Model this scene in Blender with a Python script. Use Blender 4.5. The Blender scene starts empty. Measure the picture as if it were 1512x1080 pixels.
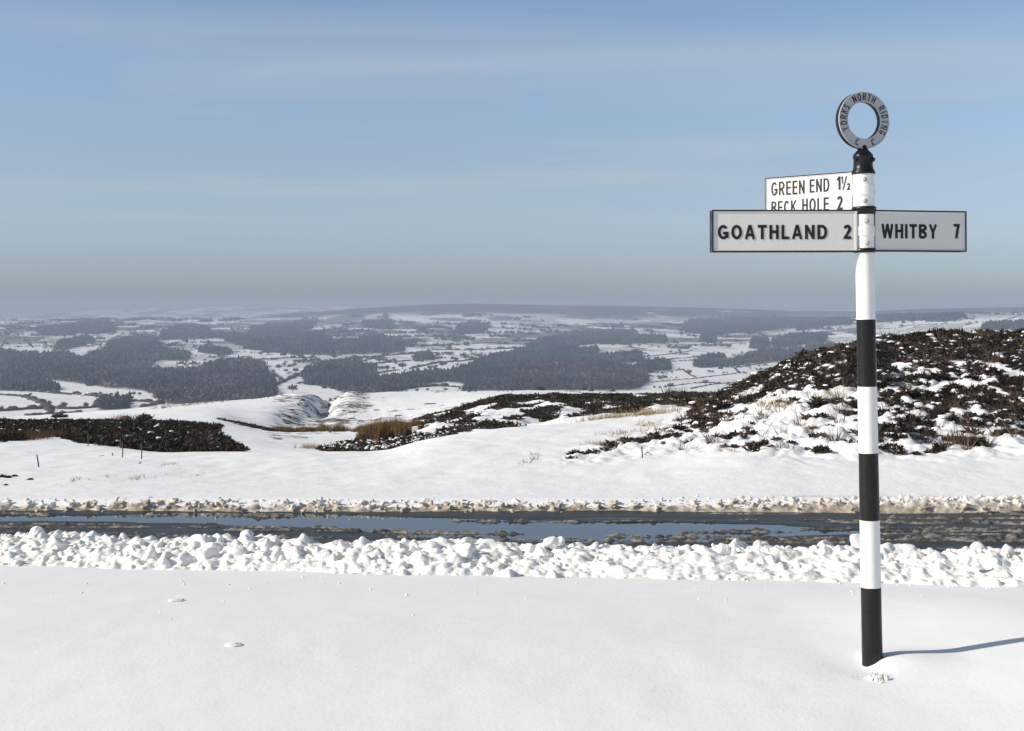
import bpy, math, random
import numpy as np
from mathutils import Vector, Matrix

# ------------------------------------------------------------------ camera, sky, sun, exposure
sc = bpy.context.scene
COL = sc.collection
EYE = 1.63                       # eye height above the snow at the signpost
F, CX, HY = 2100.0, 756.0, 455.0 # focal length and horizon of the photograph, in its pixels
cam = bpy.data.cameras.new('camera'); cam.lens = 50; cam.sensor_width = 36
cam.shift_y = -(540 - HY) / 1512
cam.clip_start = 0.1; cam.clip_end = 60000
camo = bpy.data.objects.new('camera', cam); COL.objects.link(camo)
camo.location = (0, 0, EYE); camo.rotation_euler = (math.radians(90), 0, 0)
sc.camera = camo

SUN_EL, SUN_AZ = math.radians(28), math.radians(76)   # azimuth measured from behind the camera towards the left
sdir = Vector((-math.sin(SUN_AZ) * math.cos(SUN_EL), -math.cos(SUN_AZ) * math.cos(SUN_EL), math.sin(SUN_EL)))
sl = bpy.data.lights.new('sun', 'SUN'); sl.energy = 3.9; sl.angle = math.radians(0.55); sl.color = (1.0, 0.915, 0.80)
so = bpy.data.objects.new('sun', sl); COL.objects.link(so)
so.rotation_euler = (-sdir).to_track_quat('-Z', 'Y').to_euler()

w = bpy.data.worlds.new('World'); sc.world = w; w.use_nodes = True
nt = w.node_tree; nt.nodes.clear()
def N(t, typ, **kw):
    n = t.nodes.new(typ)
    for k, v in kw.items(): setattr(n, k, v)
    return n
out = N(nt, 'ShaderNodeOutputWorld'); bg = N(nt, 'ShaderNodeBackground'); nt.links.new(bg.outputs[0], out.inputs[0])
sky = N(nt, 'ShaderNodeTexSky', sky_type='NISHITA', sun_disc=False)
sky.sun_elevation = SUN_EL
sky.sun_rotation = math.atan2(sdir.x, sdir.y)
sky.altitude = 250; sky.air_density = 1.0; sky.dust_density = 0.6; sky.ozone_density = 1.0
tc = N(nt, 'ShaderNodeTexCoord')
sep = N(nt, 'ShaderNodeSeparateXYZ'); nt.links.new(tc.outputs['Generated'], sep.inputs[0])
ramp = N(nt, 'ShaderNodeValToRGB')          # sky tint by height: in winter haze the low sky is a duller grey blue than clear air
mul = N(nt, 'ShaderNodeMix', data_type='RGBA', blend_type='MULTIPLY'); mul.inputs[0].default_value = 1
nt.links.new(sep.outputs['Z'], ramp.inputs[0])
SKY_STOPS = [(0.0, (0.46, 0.57, 0.80)), (0.012, (0.49, 0.60, 0.85)), (0.026, (0.56, 0.655, 0.95)), (0.036, (0.585, 0.67, 0.98)), (0.06, (0.68, 0.74, 0.98)), (0.097, (0.75, 0.77, 0.92)), (0.167, (0.88, 0.90, 1.0)), (0.21, (0.83, 0.87, 0.99)), (0.45, (0.95, 0.88, 0.80)), (1.0, (1.0, 0.84, 0.62))]  # top stops warm the unseen overhead sky to cut blue light on the snow
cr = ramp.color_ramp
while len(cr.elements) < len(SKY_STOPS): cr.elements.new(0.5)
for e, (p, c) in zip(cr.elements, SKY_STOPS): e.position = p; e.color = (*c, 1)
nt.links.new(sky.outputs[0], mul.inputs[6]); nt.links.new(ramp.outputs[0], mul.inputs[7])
# thin cirrus: noise on a flat sheet high up (direction divided by its height), drawn out along the wind
dv = N(nt, 'ShaderNodeMath', operation='MAXIMUM'); dv.inputs[1].default_value = 0.03; nt.links.new(sep.outputs['Z'], dv.inputs[0])
dx = N(nt, 'ShaderNodeMath', operation='DIVIDE'); nt.links.new(sep.outputs['X'], dx.inputs[0]); nt.links.new(dv.outputs[0], dx.inputs[1])
dy = N(nt, 'ShaderNodeMath', operation='DIVIDE'); nt.links.new(sep.outputs['Y'], dy.inputs[0]); nt.links.new(dv.outputs[0], dy.inputs[1])
cmb = N(nt, 'ShaderNodeCombineXYZ'); nt.links.new(dx.outputs[0], cmb.inputs[0]); nt.links.new(dy.outputs[0], cmb.inputs[1])
cmap = N(nt, 'ShaderNodeMapping'); nt.links.new(cmb.outputs[0], cmap.inputs[0])
cmap.inputs['Rotation'].default_value = (0, 0, math.radians(-18)); cmap.inputs['Scale'].default_value = (0.24, 0.36, 1); cmap.inputs['Location'].default_value = (2.3, 0.4, 0)
cn = N(nt, 'ShaderNodeTexNoise'); cn.inputs['Scale'].default_value = 1.0; cn.inputs['Detail'].default_value = 5; cn.inputs['Roughness'].default_value = 0.55; cn.inputs['Distortion'].default_value = 0.5
nt.links.new(cmap.outputs[0], cn.inputs[0])
cmr = N(nt, 'ShaderNodeMapRange'); cmr.inputs[1].default_value = 0.47; cmr.inputs[2].default_value = 0.72; cmr.inputs[3].default_value = 0; cmr.inputs[4].default_value = 0.40
nt.links.new(cn.outputs[0], cmr.inputs[0])
low = N(nt, 'ShaderNodeMapRange'); low.inputs[1].default_value = 0.03; low.inputs[2].default_value = 0.09; nt.links.new(sep.outputs['Z'], low.inputs[0])
cm2 = N(nt, 'ShaderNodeMath', operation='MULTIPLY'); nt.links.new(cmr.outputs[0], cm2.inputs[0]); nt.links.new(low.outputs[0], cm2.inputs[1])
mixc = N(nt, 'ShaderNodeMix', data_type='RGBA'); nt.links.new(cm2.outputs[0], mixc.inputs[0]); nt.links.new(mul.outputs[2], mixc.inputs[6])
mixc.inputs[7].default_value = (4.6, 4.6, 4.7, 1)
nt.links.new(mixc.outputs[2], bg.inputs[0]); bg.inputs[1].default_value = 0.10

sc.view_settings.view_transform = 'Standard'; sc.view_settings.look = 'None'; sc.view_settings.gamma = 1
sc.view_settings.use_curve_mapping = False
sc.view_settings.exposure = 0.35
sc.render.engine = 'CYCLES'
cy = sc.cycles
cy.use_denoising = True; cy.max_bounces = 5; cy.diffuse_bounces = 3; cy.volume_bounces = 0; cy.glossy_bounces = 3
cy.use_adaptive_sampling = True; cy.adaptive_threshold = 0.015

# ------------------------------------------------------------------ helpers
rng = np.random.default_rng(7); random.seed(7)
def tag(o, label=None, cat=None, group=None, kind=None):
    if label: o['label'] = label
    if cat: o['category'] = cat
    if group: o['group'] = group
    if kind: o['kind'] = kind
    return o
def link(o, parent=None):
    COL.objects.link(o)
    if parent is not None: o.parent = parent
    return o
def empty(name, loc, rz=0):
    o = bpy.data.objects.new(name, None); o.empty_display_size = 0.1; o.location = loc; o.rotation_euler = (0, 0, rz); return link(o)
def mesh_np(name, V, Fc, mat=None, smooth=False, attrs=None):
    """V (n,3); Fc (m,k) one face size; attrs {name:(n,) or (n,3)}"""
    V = np.asarray(V, dtype=np.float32); Fc = np.asarray(Fc, dtype=np.int32)
    me = bpy.data.meshes.new(name); me.vertices.add(len(V)); me.vertices.foreach_set('co', V.ravel())
    m, k = Fc.shape
    me.loops.add(m * k); me.loops.foreach_set('vertex_index', Fc.ravel())
    me.polygons.add(m); me.polygons.foreach_set('loop_start', np.arange(0, m * k, k, dtype=np.int32))
    me.polygons.foreach_set('use_smooth', np.full(m, smooth, dtype=bool))
    for an, a in (attrs or {}).items():
        a = np.asarray(a, dtype=np.float32)
        if a.ndim == 1:
            at = me.attributes.new(an, 'FLOAT', 'POINT'); at.data.foreach_set('value', a)
        else:
            at = me.attributes.new(an, 'FLOAT_COLOR', 'POINT')
            at.data.foreach_set('color', np.concatenate([a, np.ones((len(a), 1), np.float32)], 1).ravel())
    me.update(calc_edges=True); me.validate()
    if mat: me.materials.append(mat)
    return me
def obj(name, me, parent=None, loc=None):
    o = bpy.data.objects.new(name, me)
    if loc is not None: o.location = loc
    return link(o, parent)

ORD = ['leftmost', 'second', 'third', 'fourth', 'fifth', 'sixth', 'seventh', 'eighth', 'ninth', 'tenth', 'eleventh', 'twelfth', 'thirteenth', 'fourteenth', 'fifteenth', 'sixteenth', 'seventeenth', 'eighteenth', 'nineteenth', 'twentieth', 'twenty-first', 'twenty-second', 'twenty-third', 'twenty-fourth', 'twenty-fifth', 'twenty-sixth', 'twenty-seventh', 'twenty-eighth', 'twenty-ninth', 'thirtieth']
def nth(k, n): return ORD[0] if k == 0 else ('rightmost' if k == n - 1 else ORD[k] + ' from the left')
_P = rng.permutation(512); _G = rng.uniform(-1, 1, (512, 2)); _G /= np.linalg.norm(_G, axis=1)[:, None]
def perlin(x, y):
    xi = np.floor(x).astype(np.int64); yi = np.floor(y).astype(np.int64); xf = x - xi; yf = y - yi
    def g(i, j, fx, fy):
        h = _P[(_P[i & 511] + j) & 511]; v = _G[h]; return v[..., 0] * fx + v[..., 1] * fy
    u = xf ** 3 * (xf * (xf * 6 - 15) + 10); v = yf ** 3 * (yf * (yf * 6 - 15) + 10)
    a = g(xi, yi, xf, yf); b = g(xi + 1, yi, xf - 1, yf); c = g(xi, yi + 1, xf, yf - 1); d = g(xi + 1, yi + 1, xf - 1, yf - 1)
    return ((a + (b - a) * u) + ((c + (d - c) * u) - (a + (b - a) * u)) * v) * 1.5
def fbm(x, y, o=4, r=0.5):
    s = 0; a = 1; t = 0
    for k in range(o):
        s = s + a * perlin(x * 2 ** k + 17.3 * k, y * 2 ** k - 9.1 * k); t += a; a *= r
    return s / t
def sstep(a, b, x):
    t = np.clip((x - a) / (b - a), 0, 1); return t * t * (3 - 2 * t)
def inpoly(px, py, poly):
    r = np.zeros(np.shape(px), bool); n = len(poly); j = n - 1
    for i in range(n):
        xi, yi = poly[i]; xj, yj = poly[j]
        if yi != yj:
            c = ((yi > py) != (yj > py)) & (px < (xj - xi) * (py - yi) / (yj - yi) + xi)
            r ^= c
        j = i
    return r
def Z(ox, oy, s, pts): return [(ox + x / s, oy + y / s) for x, y in pts]

# ------------------------------------------------------------------ materials
def mat(name, color=(.5, .5, .5), rough=.6, metal=0, spec=.5):
    m = bpy.data.materials.new(name); m.use_nodes = True; t = m.node_tree; b = t.nodes['Principled BSDF']
    b.inputs['Base Color'].default_value = (*color, 1); b.inputs['Roughness'].default_value = rough
    b.inputs['Metallic'].default_value = metal; b.inputs['Specular IOR Level'].default_value = spec
    return m, t, b
def noise(t, scale, detail=4, rough=.5, stretch=None, dist=0):
    g = N(t, 'ShaderNodeNewGeometry'); mp = N(t, 'ShaderNodeMapping'); t.links.new(g.outputs['Position'], mp.inputs[0])
    if stretch: mp.inputs['Scale'].default_value = stretch
    n = N(t, 'ShaderNodeTexNoise'); n.inputs['Scale'].default_value = scale; n.inputs['Detail'].default_value = detail
    n.inputs['Roughness'].default_value = rough; n.inputs['Distortion'].default_value = dist
    t.links.new(mp.outputs[0], n.inputs[0]); return n.outputs[0]
def remap(t, s, a, b, c=0, d=1, smooth=True):
    n = N(t, 'ShaderNodeMapRange'); n.interpolation_type = 'SMOOTHSTEP' if smooth else 'LINEAR'
    for i, v in ((1, a), (2, b), (3, c), (4, d)): n.inputs[i].default_value = v
    t.links.new(s, n.inputs[0]); return n.outputs[0]
def mixrgb(t, f, a, b, mode='MIX'):
    n = N(t, 'ShaderNodeMix', data_type='RGBA', blend_type=mode)
    for i, v in ((0, f), (6, a), (7, b)):
        if isinstance(v, (int, float)): n.inputs[i].default_value = v
        elif isinstance(v, tuple): n.inputs[i].default_value = (*v, 1)
        else: t.links.new(v, n.inputs[i])
    return n.outputs[2]
def mth(t, op, a, b=0.0):
    n = N(t, 'ShaderNodeMath', operation=op)
    for i, v in ((0, a), (1, b)):
        if isinstance(v, (int, float)): n.inputs[i].default_value = v
        else: t.links.new(v, n.inputs[i])
    return n.outputs[0]
def attr(t, name):
    n = N(t, 'ShaderNodeAttribute'); n.attribute_name = name; return n
def bump(t, b, h, strength, dist):
    n = N(t, 'ShaderNodeBump'); n.inputs['Strength'].default_value = strength; n.inputs['Distance'].default_value = dist
    t.links.new(h, n.inputs['Height']); t.links.new(n.outputs[0], b.inputs['Normal']); return n

SNOW = (0.88, 0.885, 0.90)
M = {}
# fresh snow of the near ground
m, t, b = mat('snow', SNOW, .75, 0, .25); M['snow'] = m
c1 = noise(t, 2.2, 5, .6, (1, .6, 1)); c2 = noise(t, 45, 4, .65)
h = mth(t, 'ADD', mth(t, 'MULTIPLY', c1, .35), mth(t, 'MULTIPLY', c2, .14)); h = mth(t, 'ADD', h, mth(t, 'MULTIPLY', noise(t, 9, 3, .5, (.5, 1.6, 1)), .12))
bump(t, b, h, .3, .04)
t.links.new(mixrgb(t, remap(t, noise(t, 30, 5, .7), .70, .78, 0, .35), SNOW, (.62, .58, .52)), b.inputs['Base Color'])
# moor snow: thin in places, dead grass and stones showing
def moor(name, sc1, sc2):
    m, t, b = mat(name, SNOW, .8, 0, .2); M[name] = m
    at = attr(t, 'rough')
    n1 = noise(t, sc1, 6, .72, (1, .45, 1)); n2 = noise(t, sc2, 4, .6)
    thr = mth(t, 'SUBTRACT', mth(t, 'ADD', mth(t, 'MULTIPLY', n1, .62), mth(t, 'MULTIPLY', n2, .38)), mth(t, 'SUBTRACT', .80, mth(t, 'MULTIPLY', at.outputs['Fac'], .5)))
    f = remap(t, thr, 0, .05, 0, .9)
    veg = mixrgb(t, remap(t, noise(t, 1.1, 4, .6), .4, .6), (.055, .045, .035), (.12, .085, .05))
    t.links.new(mixrgb(t, f, SNOW, veg), b.inputs['Base Color'])
    bump(t, b, mth(t, 'ADD', mth(t, 'MULTIPLY', n1, .5), noise(t, 1.2, 5, .6)), .35, .10)
moor('moor_snow', 3.2, .35); moor('shelf_snow', .55, .07)
# chunky ploughed snow
m, t, b = mat('ploughed_snow', (.87, .865, .855), .7, 0, .25); M['ploughed'] = m
f = remap(t, noise(t, 3.2, 6, .65), .50, .74, 0, .6)
t.links.new(mixrgb(t, f, (.85, .84, .82), (.72, .67, .59)), b.inputs['Base Color'])
bump(t, b, noise(t, 38, 5, .6), .45, .02)
# dirty snow and slush of the far verge
m, t, b = mat('dirty_snow', (.6, .5, .4), .6, 0, .3); M['dirty'] = m
g = N(t, 'ShaderNodeNewGeometry'); s = N(t, 'ShaderNodeSeparateXYZ'); t.links.new(g.outputs['Position'], s.inputs[0])
hz = mth(t, 'ADD', mth(t, 'ADD', s.outputs['Z'], .52), mth(t, 'MULTIPLY', mth(t, 'SUBTRACT', noise(t, 1.3, 6, .65), .5), .34))
dirt = mixrgb(t, remap(t, noise(t, 9, 4, .6), .35, .65), (.30, .25, .195), (.58, .51, .42))
t.links.new(mixrgb(t, remap(t, hz, .02, .10), dirt, (.80, .78, .74)), b.inputs['Base Color'])
bump(t, b, noise(t, 40, 5, .6), .6, .02)
m, t, b = mat('road_slush', (.3, .25, .2), .4, 0, .5); M['slush'] = m
t.links.new(mixrgb(t, remap(t, noise(t, 9, 7, .75, (.45, 1.5, 1)), .42, .66), (.06, .056, .052), (.40, .37, .33)), b.inputs['Base Color'])
bump(t, b, noise(t, 45, 5, .7), .9, .02)
# wet tarmac
m, t, b = mat('wet_tarmac', (.05, .048, .045), .4, 0, .5); M['tarmac'] = m
n1 = noise(t, 1.2, 6, .65, (.22, 1.6, 1)); n2 = noise(t, 120, 3, .6)
t.links.new(mixrgb(t, remap(t, n1, .40, .66), (.022, .022, .022), (.065, .060, .052)), b.inputs['Base Color'])
t.links.new(remap(t, n1, .30, .62, .28, .55), b.inputs['Roughness'])
bump(t, b, n2, .5, .008)
m, t, b = mat('meltwater', (.022, .034, .046), .025, 0, .5); M['water'] = m; b.inputs['IOR'].default_value = 1.38
bump(t, b, noise(t, 14, 3, .5, (.3, 1, 1)), .06, .01)
# paint
def paint(name, col, rough, dirt, amt=.35):
    m, t, b = mat(name, col, rough, 0, .5 if sum(col) > .3 else .3)
    f = remap(t, noise(t, 6, 7, .7, (1, 1, .45)), .55, .78, 0, amt)
    t.links.new(mixrgb(t, f, col, dirt), b.inputs['Base Color'])
    t.links.new(remap(t, noise(t, 16, 4, .6), .3, .7, rough - .08, rough + .14), b.inputs['Roughness'])
    bump(t, b, noise(t, 70, 4, .6), .25, .003)
    return m
M['white'] = paint('white_paint', (.83, .82, .79), .42, (.50, .44, .34), .45)
M['face'] = paint('sign_white', (.69, .68, .655), .45, (.50, .48, .42), .35)
M['black'] = paint('black_paint', (.010, .011, .011), .30, (.03, .028, .022), .5)
M['letter'] = paint('letter_black', (.016, .016, .017), .42, (.04, .04, .04))
M['silver'] = paint('silver_grey', (.42, .43, .44), .38, (.28, .28, .27))
M['bolt'] = paint('bolt_grey', (.36, .35, .33), .5, (.2, .15, .1))
# vegetation: colour of each clump is its own
def veg_mat(name, rough=.85):
    m, t, b = mat(name, (.1, .1, .1), rough, 0, .15); a = attr(t, 'tint'); t.links.new(a.outputs['Color'], b.inputs['Base Color']); return m
M['veg'] = veg_mat('heather_stems'); M['wood'] = veg_mat('tree_crowns'); M['stone'] = veg_mat('house_stone')
m, t, b = mat('bark', (.07, .055, .045), .9, 0, .1); M['bark'] = m
m, t, b = mat('snow_cap', (.88, .885, .9), .75, 0, .2); M['cap'] = m
m, t, b = mat('weathered_wood', (.11, .085, .065), .9, 0, .1); M['postwood'] = m
t.links.new(mixrgb(t, noise(t, 30, 4, .6, (1, 1, .15)), (.05, .04, .03), (.17, .14, .11)), b.inputs['Base Color'])
m, t, b = mat('dark_rock', (.09, .08, .075), .9, 0, .1); M['rock'] = m
t.links.new(mixrgb(t, noise(t, 2, 5, .7), (.05, .045, .045), (.17, .15, .13)), b.inputs['Base Color'])
# valley
m, t, b = mat('valley_snow', SNOW, .9, 0, .1); M['valley'] = m
a = attr(t, 'tint'); n = noise(t, .02, 5, .65)
t.links.new(mixrgb(t, remap(t, n, .35, .65, 0, .16), a.outputs['Color'], (.42, .40, .36)), b.inputs['Base Color'])

# ------------------------------------------------------------------ the lie of the land
PXg = np.arange(-700, 2213, 8.0); DDg = np.exp(np.linspace(math.log(15.6), math.log(18000), 760))
near_rows = {  # column of the view: (height line, distance) pairs a..g
 -700: [(702,20),(655,42),(649,50),(640,62),(625,85),(621,160),(619,330)],
 0:    [(702,20),(656,42),(649,50),(640,62),(625,85),(620,160),(617,330)],
 150:  [(700,20),(663,36),(655,48),(638,64),(625,88),(615,170),(607,350)],
 230:  [(703,20),(671,30),(670,42),(652,58),(625,90),(612,180),(600,370)],
 320:  [(705,20),(669,30),(672,42),(652,58),(630,90),(608,190),(592,380)],
 400:  [(706,20),(667,30),(672,42),(657,58),(641,84),(634,150),(585,390)],
 450:  [(706,20),(666,30),(672,42),(660,62),(640,92),(631,220),(581,400)],
 560:  [(704,20),(667,30),(672,44),(666,66),(636,100),(622,240),(578,460)],
 640:  [(702,20),(646,32),(654,44),(650,70),(626,105),(612,240),(577,480)],
 700:  [(700,20),(637,34),(646,46),(640,75),(600,125),(598,240),(577,490)],
 760:  [(698,20),(631,35),(640,48),(632,80),(588,135),(592,240),(576,500)],
 830:  [(697,20),(624,36),(632,50),(626,85),(585,142),(589,240),(577,500)],
 900:  [(695,20),(617,38),(624,52),(615,88),(586,146),(587,240),(578,500)],
 960:  [(692,20),(611,40),(618,55),(608,90),(585,150),(586,240),(579,500)],
 1010: [(687,20),(602,42),(612,56),(602,90),(585,150),(586,240),(580,500)],
 1050: [(682,20),(592,42),(602,56),(600,90),(585,150),(586,240),(580,500)],
 1090: [(679,20),(571,42),(590,56),(598,90),(585,150),(586,240),(580,500)],
 1130: [(677,20),(551,42),(575,56),(598,90),(585,150),(586,240),(580,500)],
 1170: [(675,20.3),(534,42),(560,58),(598,95),(585,150),(586,240),(580,500)],
 1220: [(673,20.5),(518,42),(545,58),(598,100),(585,150),(586,240),(580,500)],
 1270: [(672,20.5),(507,43),(535,60),(598,105),(585,155),(586,240),(580,500)],
 1350: [(671,20.5),(496,44),(525,60),(598,110),(585,160),(586,240),(580,500)],
 1512: [(668,20.5),(492,45),(520,60),(598,110),(585,160),(586,240),(580,500)],
 2213: [(668,20.5),(490,46),(520,60),(598,110),(585,160),(586,240),(580,500)]}
val = [(655,1150),(617,1480),(600,1800),(580,2200),(560,2700),(540,3400),(520,4300),(505,5200),(495,6000),(485,7100),(475,8300)]
crest = [(-700,470),(0,472),(200,470),(300,470),(370,467),(420,463),(480,458),(560,452),(640,448),(720,447),(800,449),(900,450),(1000,452),(1100,455),(1250,458),(1300,457),(1400,455),(1512,453),(2213,453)]
plat = [(-700,468),(0,465),(100,461),(200,456),(300,453),(400,452),(500,452),(620,452),(760,456),(2213,458)]
def blur(A, s, ax):
    k = np.exp(-0.5 * (np.arange(-3 * s, 3 * s + 1) / s) ** 2); k /= k.sum(); p = len(k) // 2
    pad = [(0, 0), (0, 0)]; pad[ax] = (p, p); B = np.pad(A, pad, mode='edge')
    return np.apply_along_axis(lambda v: np.convolve(v, k, 'valid'), ax, B)
keys = sorted(near_rows); T = np.zeros((len(PXg), len(DDg)))
for i, px in enumerate(PXg):
    ys, ds = [], []
    for r in range(7):
        ys.append(np.interp(px, keys, [near_rows[k][r][0] for k in keys])); ds.append(np.interp(px, keys, [near_rows[k][r][1] for k in keys]))
    zs = [EYE - (y - HY) / F * d for y, d in zip(ys, ds)]
    fm = 1 - .42 * sstep(1050, 1512, px)
    for y, d in val:
        k = 1 + (fm - 1) * sstep(540, 480, y)
        ds.append(d * k); zs.append(EYE - (y - HY) / F * d * k)
    if px > 1150:   # nearer snow-covered upland on the right
        y2 = np.interp(px, [1150, 1300, 1512], [474, 467, 463]); ds.append(8300 * fm * 1.06 + 60); zs.append(EYE - (y2 - HY) / F * ds[-1])
        ds.append(ds[-1] * 1.25); zs.append(zs[-1] - 28)
    dcr = 10500 if px < 1150 else 10500 - 900 * sstep(1150, 1512, px)
    yc = np.interp(px, *zip(*crest)); ds.append(dcr); zs.append(EYE - (yc - HY) / F * dcr)
    ds.append(dcr * 1.2); zs.append(zs[-1] - 60)
    yp = np.interp(px, *zip(*plat)); ds += [16000, 18000]; zs += [EYE - (yp - HY) / F * 16000] * 2
    T[i] = np.interp(DDg, [15.6] + ds, [-.45] + zs)
TS = T.copy(); wv = 1 - sstep(10000, 12000, DDg); wv[:] = 1
T = blur(blur(T, 2, 0), 3, 1); T[:, :4] = TS[:, :4]
# soft folds of the valley sides
gx = (PXg[:, None] - CX) / F * DDg[None]; gy = np.broadcast_to(DDg[None], gx.shape)
T += fbm(gx / 900, gy / 1500, 3) * gy * .0022 * sstep(1500, 2600, gy) * (1 - sstep(8500, 10000, gy) * .75)
def table(A, X, Y):
    px = np.clip(CX + F * X / np.maximum(Y, 4.), PXg[0], PXg[-1] - .01); d = np.clip(Y, DDg[0], DDg[-1] * .9999)
    a = (px - PXg[0]) / 8; i = np.minimum(a.astype(int), len(PXg) - 2); a = a - i
    q = (np.log(d) - math.log(DDg[0])) / (math.log(DDg[1]) - math.log(DDg[0])); j = np.minimum(q.astype(int), len(DDg) - 2); q = q - j
    return (A[i, j] * (1 - a) + A[i + 1, j] * a) * (1 - q) + (A[i, j + 1] * (1 - a) + A[i + 1, j + 1] * a) * q
YPg = HY + F * (EYE - T) / DDg[None]; PPg = np.broadcast_to(PXg[:, None], YPg.shape)
def mask_table(polys, dmin, dmax, s=1):
    A = np.zeros_like(T)
    for p in polys: A = np.maximum(A, inpoly(PPg, YPg, p).astype(float))
    A = A * ((DDg >= dmin) & (DDg <= dmax))[None]
    return blur(blur(A, s, 0), s * 2, 1)
MOUND = [(820,684),(960,670),(1060,662),(1200,677),(1320,672),(1512,672),(2300,668),(2300,380),(1000,380),(1030,600),(1000,628),(930,652),(850,668)]
Mm = mask_table([MOUND], 19, 56, 2)
Mq = mask_table([[(395,655),(400,575),(445,572),(545,572),(600,600),(640,625),(560,640)]], 180, 440, 2)
Mmid = mask_table([[(600,650),(640,620),(700,592),(730,575),(1100,570),(1110,598),(960,614),(760,638),(660,652)]], 66, 170, 2)
def toe(X): return 10.27 - .244 * X + .07 * np.sin(X * 1.3) + .05 * np.sin(X * 2.9 + 1)
def near(X, Y):
    z = .039 - .103 * (np.logaddexp(0, (Y - 6.9) / .8) * .8)
    z = np.maximum(z, -.46)
    z = z + .095 * sstep(1.45, 2.75, X) * sstep(4.0, 6.4, Y) * (1 - sstep(7.2, 9.4, Y)) + .036 * sstep(1.60, 1.70, X) * (1 - sstep(1.76, 2.1, X)) * np.exp(-((Y - 6.5) / .22) ** 2)
    z = z - .012 * np.exp(-((X - 1.58) ** 2 + (Y - 6.42) ** 2) / .02)
    z = z + .020 * fbm(X * .35, Y * .5, 2) + .0035 * fbm(X * 3, Y * 2.2, 3)
    T0 = toe(X)
    z = z + (-.6 - z) * sstep(T0 + .7, T0 + 1.3, Y)
    z = np.where(Y > 14.8, -.6 + .16 * sstep(14.8, 15.5, Y), z)
    return z
def H(X, Y, detail=True):
    X = np.asarray(X, float); Y = np.asarray(Y, float)
    zt = table(T, X, Y)
    if detail:
        mm = table(Mm, X, Y)
        b1 = np.abs(fbm(X * 1.1 + 40, Y * .9, 3)); b2 = np.abs(fbm(X * 2.6, Y * 2.2 + 5, 3))
        zt = zt + mm * (.26 * b1 + .16 * b2 - .05) * (1 - sstep(60, 80, Y))
        zt = zt + (.07 * fbm(X * .35, Y * .25, 3) * sstep(17, 26, Y) + .02 * fbm(X * 1.5, Y * .8, 2) * sstep(16, 19, Y)) * (1 - sstep(400, 900, Y))
        md_ = table(Mmid, X, Y); zt = zt + md_ * (1.1 * np.abs(fbm(X * .16, Y * .10, 4)) - .12)
        q = table(Mq, X, Y)
        px = CX + F * X / np.maximum(Y, 4.)
        notch = -3.0 * np.exp(-((px - 478 - (Y - 330) * .10) / 15) ** 2) * sstep(240, 300, Y) + .5 * np.exp(-((px - 435) / 20) ** 2) * sstep(260, 340, Y) + .5 * np.exp(-((px - 520) / 16) ** 2) * sstep(280, 350, Y)
        zt = zt + q * (notch + .9 * (np.abs(fbm(X * .12, Y * .10, 4)) - .15)) + (.5 * fbm(X * .05, Y * .04, 4)) * sstep(110, 200, Y) * (1 - sstep(520, 700, Y))
    return np.where(Y < 15.6, near(X, Y), zt)
def pix(X, Y, Zc): return CX + F * X / Y, HY + F * (EYE - Zc) / Y
_hd = np.exp(np.linspace(math.log(15.6), math.log(17500), 6000))
def hit(px, py, dmin=1200, dmax=17000):
    d = _hd[(_hd >= dmin) & (_hd <= dmax)]; X = (px - CX) / F * d; z = H(X, d); y = HY + F * (EYE - z) / d
    k = np.nonzero(y <= py)[0]; k = k[0] if len(k) else np.argmin(y)
    return Vector((X[k], d[k], z[k]))

# cover of the valley: fields (cells), woods, moor tops
CW, CD, CA = 175.0, 330.0, .35
def cells(X, Y):
    u = (X * math.cos(CA) + Y * math.sin(CA)) / CW; v = (-X * math.sin(CA) + Y * math.cos(CA)) / CD
    iu = np.floor(u).astype(int); iv = np.floor(v).astype(int)
    f1 = np.full(u.shape, 9.); f2 = np.full(u.shape, 9.); cid = np.zeros(u.shape)
    for a in (-1, 0, 1):
        for c in (-1, 0, 1):
            i = iu + a; j = iv + c; hsh = _P[(_P[i & 511] + j) & 511]; h2 = _P[(hsh + 91) & 511]
            du = i + .12 + .76 * hsh / 512 - u; dw = j + .12 + .76 * h2 / 512 - v; dd = np.sqrt(du * du + dw * dw)
            cl = dd < f1; f2 = np.where(cl, f1, np.minimum(f2, dd)); cid = np.where(cl, _P[(h2 + 37) & 511] / 512., cid); f1 = np.where(cl, dd, f1)
    return cid, f2 - f1
z2 = lambda p: Z(0, 430, 3.78, p); z3 = lambda p: Z(380, 430, 3.78, p); z4 = lambda p: Z(760, 430, 3.78, p); z5 = lambda p: Z(1020, 450, 3.073, p); z7 = lambda p: Z(200, 430, 3.024, p)
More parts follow.
